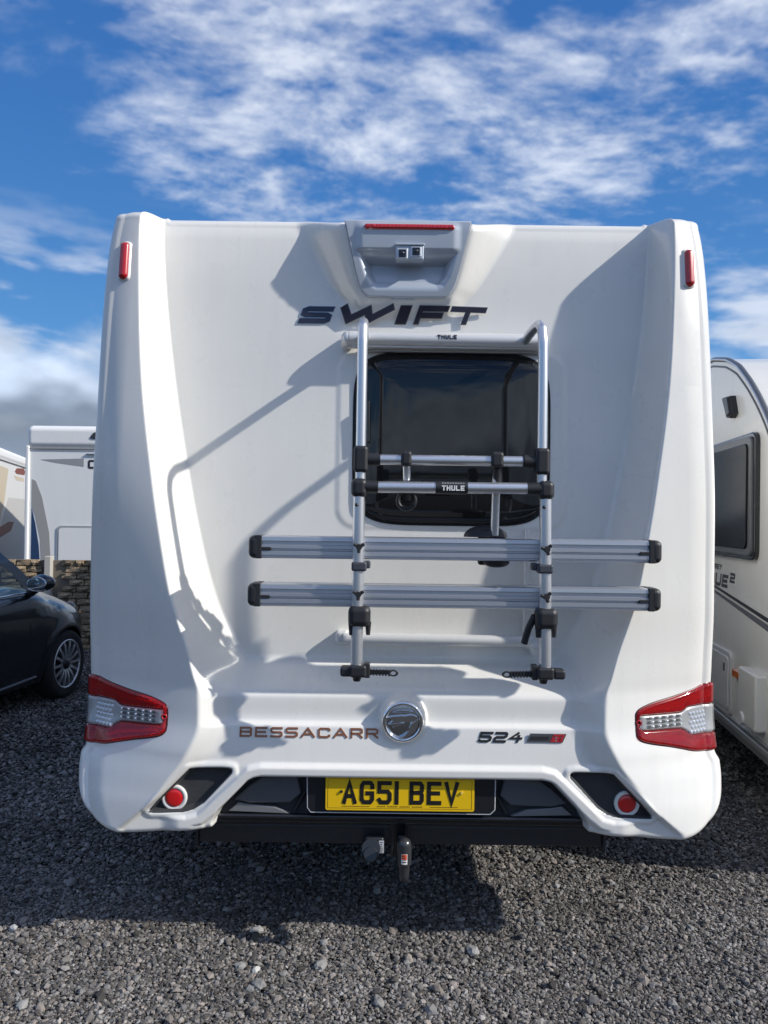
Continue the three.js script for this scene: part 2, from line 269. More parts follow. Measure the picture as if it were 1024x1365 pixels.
function surf(sx, y, off = 0) {
  const raw = (sx) => {
    const s = Math.sign(sx) || 1, ax = Math.abs(sx), W = Wf(y), x0 = W - RC;
    if (ax <= x0) return [sx, y, field(sx, y)];
    const z0 = field(s * x0, y), a = (ax - x0) / RC;
    if (a <= Math.PI / 2) return [s * (x0 + RC * Math.sin(a)), y, z0 - RC * (1 - Math.cos(a))];
    return [s * W, y, z0 - RC - (a - Math.PI / 2) * RC];
  };
  const p = raw(sx);
  if (off) {
    const h = .004, a = raw(sx + h), b = raw(sx - h), y1 = y; 
    const dy = (field(Math.sign(sx) * Math.min(Math.abs(sx), Wf(y) - RC), y1 + h) - field(Math.sign(sx) * Math.min(Math.abs(sx), Wf(y) - RC), y1 - h)) / (2 * h);
    const n = V(a[0] - b[0], 0, a[2] - b[2]).cross(V(0, 1, dy)).normalize();
    return [p[0] + n.x * off, p[1] + n.y * off, p[2] + n.z * off];
  }
  return p;
}
const lift = (p) => [p[0], p[1] + LIFT, p[2], p[3] ?? p[0], p[4] ?? p[1]];
{
  const NX = 620, NA = 9, NY = 430, NR = 8;
  const ybot = pl([0, .43], [.62, .43], [.665, .402], [.70, .384], [.85, .372], [.95, .364], [1.02, .361], [1.07, .366], [1.10, .373], [1.13, .387], [1.155, .409], [1.18, .446], [1.20, .505]);
  const ytopA = (x) => { const ax = Math.abs(x), e = clamp((ax - 1.025) / .045); return 1.5 + lerp(.3872, .3965, sstep(.945, 1.0, ax)) * (2.75 - field(x, 2.64)) - .007 * e * e; };
  const cols = []; for (let k = 0; k < 2; k++) cols.push([-1, k ? .9 : 7]); for (let k = NA; k > 0; k--) cols.push([-1, -k / NA]);
  for (let k = 0; k <= NX; k++) cols.push([0, k / NX * 2 - 1]); for (let k = 1; k <= NA; k++) cols.push([1, -k / NA]); cols.push([1, .9], [1, 7]);
  const rows = []; rows.push(['u', .35]); for (let k = NR; k > 0; k--) rows.push(['b', k / NR]); for (let k = 0; k <= NY; k++) rows.push(['m', k / NY]); for (let k = 1; k <= NR; k++) rows.push(['t', k / NR]); rows.push(['r', .6], ['r', 7]);
  const RT = .035, RB = .02;
  const g = grid(cols.length - 1, rows.length - 1, (u, v, i, j) => {
    const [s, k] = cols[i], [rk, rv] = rows[j];
    const ux = s ? 1.15 + .05 * (k < 0 ? Math.sin(-k * Math.PI / 2) : 1) : k * 1.15, y0 = ybot(Math.abs(ux)) + RB, y1 = ytopA(s ? 1.069 * s : k * 1.069) - RT;
    let yy = rk === 'm' ? lerp(y0, y1, rv) : (rk === 'u' || rk === 'b') ? y0 : y1;
    const W = Wf(yy); let p;
    if (!s) p = surf(k * (W - RC), yy); else if (k < 0) p = surf(s * (W - RC + RC * -k * Math.PI / 2), yy); else { p = surf(s * (W - RC + RC * Math.PI / 2), yy); p = [p[0], p[1], -k]; }
    const dz = rk === 't' ? -RT * (1 - Math.cos(rv * Math.PI / 2)) : rk === 'b' ? -RB * (1 - Math.cos(rv * Math.PI / 2)) : 0;
    const dy = rk === 't' ? RT * Math.sin(rv * Math.PI / 2) : rk === 'b' ? -RB * Math.sin(rv * Math.PI / 2) : rk === 'r' ? RT : rk === 'u' ? -RB : 0;
    let z = p[2] + dz; if (rk === 'r') z = Math.min(z, -rv); if (rk === 'u') z = Math.min(z, -rv);
    if (rk === 'u' && !s) z = -.35;
    return lift([p[0], yy + dy, z, p[0], yy + (rk === 'r' ? rv : 0)]);
  });
  mesh('body_shell', g, white, home);
  mesh('front_wall', box(2.28, 2.28, .05, 0, 1.62, -7.0), white, home);
  mesh('underbody', box(2.1, .12, 6.3, 0, .56, -3.5, .02), blackPlastic, home);
}
// a skin over the panel: x-monotone outline given by an upper and a lower curve, edges rolled down
function skin(x0, x1, top, bot, nx, ny, off, edge = .006, sink = -.004, ends = true) {
  return grid(nx, ny, (u, v) => {
    const x = lerp(x0, x1, u), b = bot(x), t = top(x), y = lerp(b, t, v), d = Math.min(y - b, t - y, ends ? Math.min(x - x0, x1 - x) : 9, 9);
    const o = typeof off === 'function' ? off(x, y) : off;
    return lift([...surf(x, y, lerp(sink, o, Math.sqrt(clamp(d / edge)))), x, y]);
  });
}
const warp = (n) => n;   // columns per skin
for (const s of [-1, 1]) {
  const f = (fn) => (x) => fn(Math.abs(x)), span = (a, b) => s > 0 ? [a, b] : [-b, -a];
  // tail lamp
  const lamp = new THREE.Group(); lamp.name = 'tail_lamp'; home.add(lamp);
  const END = 1.206, up = f(pl([.836, .768], [.837, .795], [.843, .812], [.855, .823], [.876, .832], [.915, .843], [1.0, .858], [1.09, .877], [1.14, .888], [1.17, .893], [1.30, .893])), lo = f(pl([.836, .767], [.837, .742], [.843, .722], [.860, .706], [.886, .697], [.915, .690], [.973, .678], [1.03, .664], [1.095, .648], [1.14, .643], [1.18, .642], [1.30, .642]));
  mesh('lamp_housing', skin(...span(.836, END), up, lo, 70, 40, .003, .004), std([.06, .004, .006], .35), lamp);
  const cu = f(pl([.845, .790], [.857, .796], [1.026, .793], [1.040, .797], [1.063, .808], [1.083, .810], [1.25, .806])), cl = f(pl([.845, .754], [.857, .748], [1.026, .740], [1.040, .734], [1.063, .720], [1.083, .712], [1.25, .708]));
  const inU = (x) => up(x) - .006, inL = (x) => lo(x) + .006, ru = f((x) => (x < .861 ? lerp(.7745, .803, (x - .843) / .018) : cu(x) + .003)), rl = f((x) => (x < .861 ? lerp(.7725, .746, (x - .843) / .018) : cl(x) - .003));
  for (const [a, b] of [[inU, ru], [rl, inL]]) {
    mesh('reflector_bowl', skin(...span(.845, END - .004), a, b, 60, 20, .0045, .003, .0035), reflectorMat, lamp);
    mesh('inner_shade', skin(...span(.885, END - .03), (x) => lerp(b(x), a(x), .66), (x) => lerp(b(x), a(x), .34), 50, 8, .0068, .003, .004), std([.42, .40, .40], .4, .3, { bumpMap: facet, bumpScale: .01 }), lamp);
    mesh('red_lens', skin(...span(.844, END - .003), a, b, 60, 20, .011, .006, .0035), redLens, lamp);
  }
  mesh('clear_section', skin(...span(.857, END - .003), cu, cl, 60, 20, .007, .003, .0035), std([.40, .40, .39], .35, .25), lamp);
  mesh('clear_lens', skin(...span(.858, END - .003), (x) => cu(x) + .001, (x) => cl(x) - .001, 60, 20, .0125, .006, .005), clearLens, lamp);
  // LED rows, lens cluster, cap screw
  const led = [], pan = [], bead = []; const LX = (k) => .890 + k * .0305;
  const ry = (r, x) => .7705 + (r - 1) * .0150 - .02 * (x - .95);
  for (let r = 0; r < 3; r++) { pan.push(skin(...span(.876, 1.03), (x) => ry(r, Math.abs(x)) + .0058, (x) => ry(r, Math.abs(x)) - .0058, 30, 4, .0088, .003, .004)); for (let k = 0; k < 5; k++) { const q = surf(s * LX(k), ry(r, LX(k)), .0095); led.push(new THREE.BoxGeometry(.0135, .0095, .004).rotateY(s * .34).translate(q[0], q[1] + LIFT, q[2])); const w = surf(s * (LX(k) + .0135), ry(r, LX(k)), .0095); bead.push(new THREE.SphereGeometry(.0042, 8, 6).translate(w[0], w[1] + LIFT, w[2])); } }
  pan.forEach((p) => {}); for (const p of pan) mesh('led_row', p, std([.42, .43, .44], .3, .4), lamp); tag(mesh('led_holder', led, blackPlastic, lamp), null, null, null, 'stuff');
  const dm = []; for (let r = 0; r < 6; r++) for (let k = 0; k < 5; k++) { const q = surf(s * (1.068 + k * .0155 + (r % 2) * .0075), .716 + r * .0165 + .004, .008); if (q[1] < cu(q[0]) - .004 && q[1] > .715 && q[1] < .803) dm.push(new THREE.SphereGeometry(.0078, 12, 8).scale(1, 1, .45).translate(q[0], q[1] + LIFT, q[2])); }
  tag(mesh('lens_cluster', dm.concat(bead), phy([.82, .85, .9], .06, .35, { clearcoat: 1 }), lamp), null, null, null, 'stuff');
  const q = surf(s * .851, .7735, .006); mesh('screw_cap', new THREE.TorusGeometry(.008, .0032, 10, 20).translate(q[0], q[1] + LIFT, q[2]), redSolid, lamp);
  lamp.userData.label = s < 0 ? 'left red and clear tail lamp' : 'right red and clear tail lamp';
  // high marker lamp
  const my0 = 2.374, my1 = 2.522, mx = s * 1.056; const mk = new THREE.Group(); mk.name = 'marker_lamp'; home.add(mk);
  const mkUp = (w, e) => (x) => { const d = Math.abs(x - mx) / w; return my1 + e - .012 * d * d; }, mkLo = (w, e) => (x) => { const d = Math.abs(x - mx) / w; return my0 - e + .012 * d * d; };
  mesh('marker_base', skin(mx - .026, mx + .026, mkUp(.026, .008), mkLo(.026, .008), 14, 24, .007, .008), white, mk);
  mesh('marker_lens', skin(mx - .019, mx + .019, mkUp(.019, 0), mkLo(.019, 0), 14, 24, .022, .012, .005), redSolid, mk);
  // vent panel and round reflector
  const gU = f(lin([.600, .586], [.603, .598], [.62, .602], [.752, .601], [.866, .483], [.897, .446])), gL = f(lin([.600, .585], [.668, .512], [.70, .478], [.735, .455], [.775, .444], [.885, .441], [.897, .445]));
  mesh('vent_panel', skin(...span(.602, .895), (x) => gU(x) + .001, (x) => gL(x) - .001, 90, 30, (x, y) => .003, .001, .001), ventMat, home);
  const rf = new THREE.Group(); rf.name = 'round_reflector'; home.add(rf); const rz = field(s * .81, .488) + .009;
  mesh('reflector_ring', new THREE.LatheGeometry([[0, -.012], [.0455, -.012], [.0462, .004], [.044, .009], [.0355, .0095], [.0335, .005], [0, .005]].map(([a, b]) => new THREE.Vector2(a, b)), 40).rotateX(Math.PI / 2).translate(s * .81, .488 + LIFT, rz - .004), white, rf);
  mesh('reflector_lens', new THREE.LatheGeometry([[0, .006], [.018, .0058], [.030, .004], [.0325, 0]].map(([a, b]) => new THREE.Vector2(a, b)), 36).rotateX(Math.PI / 2).translate(s * .81, .488 + LIFT, rz + .0015), redReflector, rf);
}
// roof pod with high brake lamp and camera
{
  const pod = new THREE.Group(); pod.name = 'roof_pod'; home.add(pod);
  const X0 = -.236, X1 = .246, cx = .005, top = () => 2.640;
  const pb = (m) => (x) => { const d = Math.abs(x - cx); const a = pl([0, 2.352], [.142, 2.354], [.160, 2.362], [.178, 2.385], [.195, 2.435], [.225, 2.56], [.247, 2.645], [.26, 2.66]); return a(d) + m; };
  mesh('pod_seam', skin(X0 - .004, X1 + .004, () => 2.628, pb(-.006), 120, 30, .0015, .002, -.002), rubber, pod);
  const podOff = (x, y) => .009 + .010 * sstep(2.518, 2.535, y) * sstep(2.64, 2.60, y) * (1 - sstep(.17, .21, Math.abs(x - cx)));
  mesh('pod_cover', skin(X0, X1, top, pb(0), 200, 120, podOff, .007, .001, false), silverPod, pod);
  const zb = (x, y, o) => { const p = surf(x, y, o); return p[2]; };
  mesh('brake_lamp', new RoundedBoxGeometry(.345, .021, .02, 4, .009).translate(.01, 2.608 + LIFT, zb(.01, 2.608, .017)), phy([.45, .012, .012], .15, 0, { clearcoat: 1 }), pod);
  mesh('lamp_strip', Array.from({ length: 20 }, (_, k) => box(.0125, .010, .004, -.125 + k * .0143, 2.608 + LIFT, zb(.01, 2.608, .017) + .0095, .0015)), redReflector, pod);
  const cz = zb(.012, 2.52, .018);
  mesh('camera_housing', [box(.108, .056, .05, .012, 2.512 + LIFT, cz - .01, .006), box(.112, .008, .058, .012, 2.541 + LIFT, cz - .008, .003)], silverPod, pod);
  for (const [dx, dy] of [[-.028, -.006], [.024, .002]]) { mesh('camera_frame', box(.042, .042, .008, .012 + dx, 2.512 + dy + LIFT, cz + .014, .004), std([.6, .61, .63], .35, .5), pod); mesh('camera_lens', [box(.029, .029, .006, .012 + dx, 2.512 + dy + LIFT, cz + .018, .002), new THREE.SphereGeometry(.008, 14, 10).scale(1, 1, .5).translate(.012 + dx, 2.512 + dy + LIFT, cz + .021)], blackGloss, pod); }
  mesh('drip_lip', box(.09, .006, .012, -.01, 2.351 + LIFT, zb(0, 2.34, .004)), silverPod, pod);
}
// rear window
{
  const cx = .187, cy = 1.812, hw = .379, hh = .333, n = 5.5;
  const wy = (e) => (x) => cy + (hh + e) * Math.pow(Math.max(0, 1 - Math.pow(Math.abs((x - cx) / (hw + e)), n)), 1 / n), wl = (e) => (x) => cy - (hh + e) * Math.pow(Math.max(0, 1 - Math.pow(Math.abs((x - cx) / (hw + e)), n)), 1 / n);
  const sq = (e) => grid(90, 60, (u, v) => { const uu = Math.sin((u - .5) * Math.PI), x = cx + (hw + e) * uu * .9999, b = wl(e)(x), t = wy(e)(x), y = lerp(b, t, v), m = Math.max(Math.abs(uu) ** 6, Math.abs(2 * v - 1) ** 8); const z = -.266 - .006 * (y - cy) / hh; return lift([x, y, z + (e > .004 ? .004 : .008 + .022 * (1 - m) + .004 * Math.cos(uu * 1.5)), x, y]); });
  const win = mesh('rear_window', sq(0), darkGlass, home); win.userData.label = 'dark tinted rear window';
  mesh('window_seal', sq(.008), rubber, win);
  mesh('window_rail', box(.72, .022, .03, cx + .005, 2.158 + LIFT, -.262, .006), std([.45, .46, .47], .4, .3), win);
  mesh('window_catch', [box(.012, .16, .012, cx - .325, 1.87 + LIFT, -.236, .004)], blackGloss, win);
}
// valance, plate
{
  const val = new THREE.Group(); val.name = 'rear_valance'; home.add(val);
  const zv = -.078, poly = (P, d, x = 0, bev = 0) => new THREE.ExtrudeGeometry(new THREE.Shape(P.map(([a, b]) => new THREE.Vector2(a, b + LIFT))), { depth: d, bevelEnabled: bev > 0, bevelSize: bev, bevelThickness: bev, bevelSegments: 2, bevelOffset: -bev });
  mesh('valance_back', poly([[-.57, .585], [.57, .585], [.715, .392], [-.715, .392]], .02).translate(0, 0, zv - .012), std([.035, .037, .042], .8), val);
  for (const s of [-1, 1]) {
    const m = (P) => P.map(([a, b]) => [a * s, b]); const o = (P) => s > 0 ? m(P) : m(P).reverse();
    mesh('valance_wedge', poly(o([[.375, .562], [.50, .556], [.545, .525], [.60, .475], [.545, .462], [.40, .466], [.36, .50]]), .02, 0, .006).translate(0, 0, zv + .012), std([.085, .09, .10], .85), val);
    mesh('valance_lip', poly(o([[.622, .430], [.585, .462], [.545, .456], [.455, .448], [.40, .424]]), .012, 0, .004).translate(0, 0, zv + .014), std([.20, .205, .215], .45, .2), val);
    mesh('valance_rib', rod([s * .385, .430 + LIFT, zv + .02], [s * .345, .505 + LIFT, zv + .02], .006), blackPlastic, val);
  }
  mesh('lower_lip', [rod([-.64, .415 + LIFT, zv + .03], [.64, .415 + LIFT, zv + .03], .008), box(1.34, .03, .05, 0, .402 + LIFT, zv + .0, .008)], blackGloss, val);
  const fr = [[-.336, .576], [.340, .576], [.3385, .455], [.322, .439], [-.322, .439], [-.334, .455]];
  mesh('plate_recess', poly(fr, .03, 0, .004).translate(0, 0, zv + .02), std([.012, .013, .017], .35), val);
  const line = []; for (let k = 1; k < fr.length - 1 + 1; k++) { const a = fr[k], b = fr[(k + 1) % fr.length]; line.push(rod([a[0], a[1] + LIFT, zv + .051], [b[0], b[1] + LIFT, zv + .051], .0025, .0025, 8)); }
  mesh('plate_trim', line.slice(0, 5), std([.7, .71, .72], .3, .3), val);
  const plate = new THREE.Group(); plate.name = 'number_plate'; home.add(plate); const zp = zv + .062;
  mesh('plate_board', new THREE.ExtrudeGeometry((() => { const s = new THREE.Shape(), w = .265, h = .0605, r = .008; s.moveTo(-w + r, -h); s.lineTo(w - r, -h); s.quadraticCurveTo(w, -h, w, -h + r); s.lineTo(w, h - r); s.quadraticCurveTo(w, h, w - r, h); s.lineTo(-w + r, h); s.quadraticCurveTo(-w, h, -w, h - r); s.lineTo(-w, -h + r); s.quadraticCurveTo(-w, -h, -w + r, -h); return s; })(), { depth: .004, bevelEnabled: true, bevelSize: .001, bevelThickness: .001, bevelSegments: 2 }).translate(-.003, .514 + LIFT, zp), phy([.86, .54, .006], .35, 0, { clearcoat: .5, clearcoatRoughness: .1 }), plate);
  let x = -.209; const cy = .476;
  for (const ch of 'AG51 BEV') { if (ch === ' ') { x += .028; continue; } const w = ch === '1' ? .014 : .052; mesh('plate_character', glyph(ch, w, .083, .0145, .0012).translate(x, cy + LIFT, zp + .0052), std([.012, .012, .012], .4), plate); x += w + .0105; }
  const bl = []; const W2 = .257, H2 = .0525; for (const [a, b] of [[[-W2, -H2], [W2, -H2]], [[W2, -H2], [W2, H2]], [[W2, H2], [-W2, H2]], [[-W2, H2], [-W2, -H2]]]) bl.push(rod([a[0] - .003, a[1] + .514 + LIFT, zp + .005], [b[0] - .003, b[1] + .514 + LIFT, zp + .005], .0009, .0009, 6));
  mesh('plate_border', bl, std([.35, .2, .01], .4), plate);
  const pr = [box(.1, .0014, .0008, -.16, .468 + LIFT, zp + .0055), box(.1, .0014, .0008, .155, .468 + LIFT, zp + .0055)]; for (let k = 0; k < 26; k++) if (k % 7 !== 5) pr.push(box(.0035, .0032, .0008, -.082 + k * .0063, .468 + LIFT, zp + .0055)); mesh('plate_print', pr, std([.18, .11, .01], .5), plate);
  for (const px of [-.212, .218]) mesh('plate_screw', new THREE.CylinderGeometry(.005, .0055, .004, 16).rotateX(Math.PI / 2).translate(px, .52 + LIFT, zp + .008), px < 0 ? blackPlastic : std([.8, .6, .1], .4), plate);
}
// raised lettering and badges
{
  const drape = (g) => { g.computeBoundingBox(); const { min: a, max: b } = g.boundingBox, f = (x, y) => field(x, y - LIFT), z00 = f(a.x, a.y), z10 = f(b.x, a.y), z01 = f(a.x, b.y), z11 = f(b.x, b.y), sx = (z10 + z11 - z00 - z01) / 2 / (b.x - a.x), sy = (z01 + z11 - z00 - z10) / 2 / (b.y - a.y); let up = -9; for (let i = 0; i <= 6; i++) for (let j = 0; j <= 4; j++) { const x = lerp(a.x, b.x, i / 6), y = lerp(a.y, b.y, j / 4); up = Math.max(up, f(x, y) - sx * (x - a.x) - sy * (y - a.y)); } const p = g.attributes.position; for (let i = 0; i < p.count; i++) p.setZ(i, p.getZ(i) + up - .0008 + sx * (p.getX(i) - a.x) + sy * (p.getY(i) - a.y)); g.computeVertexNormals(); return g; };
  const big = new THREE.Group(); big.name = 'maker_lettering'; home.add(big);
  const navy = phy([.028, .029, .052], .35, .3, { clearcoat: .4 }), edge = std([.55, .56, .58], .25, .7);
  let k = 0; for (const [ch, x, w] of [['S', -.422, .122], ['W', -.268, .204], ['I', -.040, .058], ['F', .033, .116], ['T', .160, .138]]) {
    const ww = ch === 'I' ? .042 : w, L = .36, th = ch === 'W' ? .026 : ch === 'I' ? .042 : .0185;
    mesh('letter', drape(glyph(ch, ww, .066, th, .0022, L, .0006).translate(x, 2.262 + LIFT, .0036)), navy, big);
    mesh('letter_edge', drape(glyph(ch, ww, .066, th, .0030, L, 0, .005).translate(x, 2.262 + LIFT, .0005)), edge, big);
  }
  const bes = new THREE.Group(); bes.name = 'model_lettering'; home.add(bes);
  const copper = phy([.30, .115, .055], .3, .45, { clearcoat: .4 }); let x = -.580; 
  for (const ch of 'BESSACARR') { const w = ch === 'A' ? .050 : .0435; const y = .7085, p = field(x + .02, .722); mesh('letter', drape(glyph(ch, w, .034, .0060, .003, 0, .0003).translate(x, y + LIFT, .0005)), copper, bes); x += w + .0115; }
  const num = new THREE.Group(); num.name = 'model_number'; home.add(num); x = .272;
  for (const ch of '524') { mesh('digit', drape(glyph(ch, .046, .036, .0078, .003, .38, .0003).translate(x, .700 + LIFT, .0005)), std([.014, .014, .016], .3), num); x += .0545; }
  const bd = new THREE.Group(); bd.name = 'trim_badge'; home.add(bd); const q = (P, d) => new THREE.ExtrudeGeometry(new THREE.Shape(P.map(([a, b]) => new THREE.Vector2(a, b))), { depth: d, bevelEnabled: true, bevelSize: .0008, bevelThickness: .0008, bevelSegments: 1 });
  const bz = field(.5, .7); mesh('badge_plate', q([[.449, 0], [.462, .030], [.59, .030], [.577, 0]].map(([a, b]) => [a, b]), .003).translate(0, .703 + LIFT, bz), std([.17, .175, .19], .3, .6), bd);
  mesh('badge_red', q([[.532, .002], [.545, .028], [.584, .028], [.573, .002]], .0012).translate(0, .703 + LIFT, bz + .0032), std([.45, .03, .04], .3), bd);
  mesh('badge_stripe', q([[.460, .009], [.466, .021], [.530, .021], [.525, .009]], .0012).translate(0, .703 + LIFT, bz + .0032), std([.035, .035, .04], .3), bd);
  mesh('badge_mark', [glyph('V', .014, .018, .005, .001).translate(.546, .709 + LIFT, bz + .0042), glyph('I', .006, .018, .005, .001, .3).translate(.563, .709 + LIFT, bz + .0042)], std([.75, .72, .72], .3, .5), bd);
  const sm = []; for (let i = 0; i < 7; i++) sm.push(box(.005, .0055, .001, .472 + i * .0078, .7175 + LIFT, bz + .004)); mesh('badge_print', sm, std([.45, .45, .47], .3, .5), bd);
  // round emblem
  const em = new THREE.Group(); em.name = 'round_emblem'; home.add(em); const ex = .004, ey = .772 + LIFT, ez = field(.004, .772) + .002;
  mesh('emblem_ring', new THREE.TorusGeometry(.066, .0085, 16, 60).translate(ex, ey, ez + .004), chrome, em);
  mesh('emblem_dish', new THREE.LatheGeometry([[0, .004], [.02, .0035], [.045, .002], [.062, -.001]].map(([a, b]) => new THREE.Vector2(a, b)), 48).rotateX(Math.PI / 2).translate(ex, ey, ez), chromeDark, em);
  const sh = (P, d = .008) => { const s = new THREE.Shape(); s.moveTo(P[0][0], P[0][1]); for (let i = 1; i < P.length; i++) P[i].length === 4 ? s.quadraticCurveTo(...P[i]) : s.lineTo(...P[i]); return new THREE.ExtrudeGeometry(s, { depth: d, bevelEnabled: true, bevelSize: .0012, bevelThickness: .003, bevelSegments: 3, curveSegments: 14 }).translate(ex, ey, ez + .003); };
  mesh('emblem_bird', [sh([[-.058, .016], [-.01, .024, .012, .022], [.03, .030, .050, .020], [.052, .006, .034, .003], [.0, .004, -.045, -.002], [-.02, .008, -.058, .016]]), sh([[.052, .010], [.060, -.018, .030, -.044], [.012, -.056, -.012, -.058], [.018, -.044, .022, -.026], [.024, -.008, .040, .002]]), sh([[-.050, -.008], [-.02, -.001, .004, -.004], [-.02, -.014, -.036, -.020], [-.028, -.010, -.050, -.008]], .006), sh([[-.035, .034], [.0, .046, .036, .038], [.01, .036, -.035, .034]], .005)], chrome, em);
}
// tow bar
{
  const tb = new THREE.Group(); tb.name = 'tow_bar'; home.add(tb);
  mesh('cross_beam', [box(1.50, .072, .07, .004, .325 + LIFT, -.15, .008), box(1.50, .006, .012, .004, .362 + LIFT, -.118)], phy([.018, .02, .024], .38, 0, { clearcoat: .3 }), tb);
  for (const x of [-.748, .756]) mesh('beam_end', box(.008, .095, .085, x, .32 + LIFT, -.148), blackPlastic, tb);
  mesh('neck_plate', [box(.012, .125, .03, -.026, .315 + LIFT, -.098, .003), box(.012, .125, .03, .026, .315 + LIFT, -.098, .003), box(.04, .12, .012, 0, .31 + LIFT, -.108)], blackGloss, tb);
  const ball = mesh('ball_cover', new THREE.LatheGeometry([[0, .058], [.012, .056], [.022, .048], [.0255, .036], [.0258, -.03], [.024, -.036], [.021, -.037], [.0185, -.07], [.016, -.09], [0, -.091]].map(([a, b]) => new THREE.Vector2(a, b)), 32).translate(.014, .312 + LIFT, .02), phy([.028, .030, .034], .35, 0, { clearcoat: .5, clearcoatRoughness: .2 }), tb);
  mesh('sticker', new THREE.CylinderGeometry(.0263, .0263, .036, 12, 1, true, -.42, .84).translate(.014, .305 + LIFT, .02), std([.75, .74, .72], .4), ball);
  mesh('sticker_print', [new THREE.CylinderGeometry(.0266, .0266, .018, 12, 1, true, -.36, .72).translate(.014, .313 + LIFT, .02)], std([.62, .09, .03], .4), ball);
  mesh('sticker_lines', [0, 1, 2].map((k) => new THREE.CylinderGeometry(.0268, .0268, .003, 8, 1, true, -.28 + k * .1, .34).translate(.014, .317 - k * .007 + LIFT, .02)).concat([new THREE.CylinderGeometry(.0266, .0266, .004, 8, 1, true, -.3, .6).translate(.014, .295 + LIFT, .02)]), std([.08, .05, .05], .4), ball);
  mesh('ball_neck', tube([[.008, .33 + LIFT, -.1], [.008, .25 + LIFT, -.075], [.012, .225 + LIFT, -.02], [.014, .25 + LIFT, .02]], .018, 20, 14), blackPlastic, tb);
  const so = mesh('socket', [new THREE.CylinderGeometry(.033, .036, .05, 24).rotateX(1.25).translate(-.104, .298 + LIFT, -.06), box(.07, .062, .03, -.092, .305 + LIFT, -.075, .01), new THREE.CylinderGeometry(.024, .03, .02, 20).rotateX(1.25).translate(-.105, .288 + LIFT, -.034)], phy([.02, .021, .024], .42, 0, { clearcoat: .3 }), tb);
  mesh('socket_label', box(.018, .044, .002, -.0665, .304 + LIFT, -.0585), std([.6, .62, .65], .4), so);
  const sl = []; for (let k = 0; k < 6; k++) sl.push(box(rr(.006, .013), .0028, .001, -.0665, .287 + k * .0068 + LIFT, -.0570)); mesh('socket_print', sl, std([.2, .21, .22], .5), so);
}
for (const s of [-1, 1]) {
  const w = new THREE.Group(); w.name = 'wheel'; w.position.set(s * .93, .335, -2.05); home.add(w);
  mesh('tyre', new THREE.TorusGeometry(.245, .088, 16, 40).rotateY(Math.PI / 2).scale(1.25, 1, 1), rubber, w); mesh('rim', new THREE.CylinderGeometry(.19, .19, .18, 30).rotateZ(Math.PI / 2), alu, w);
}

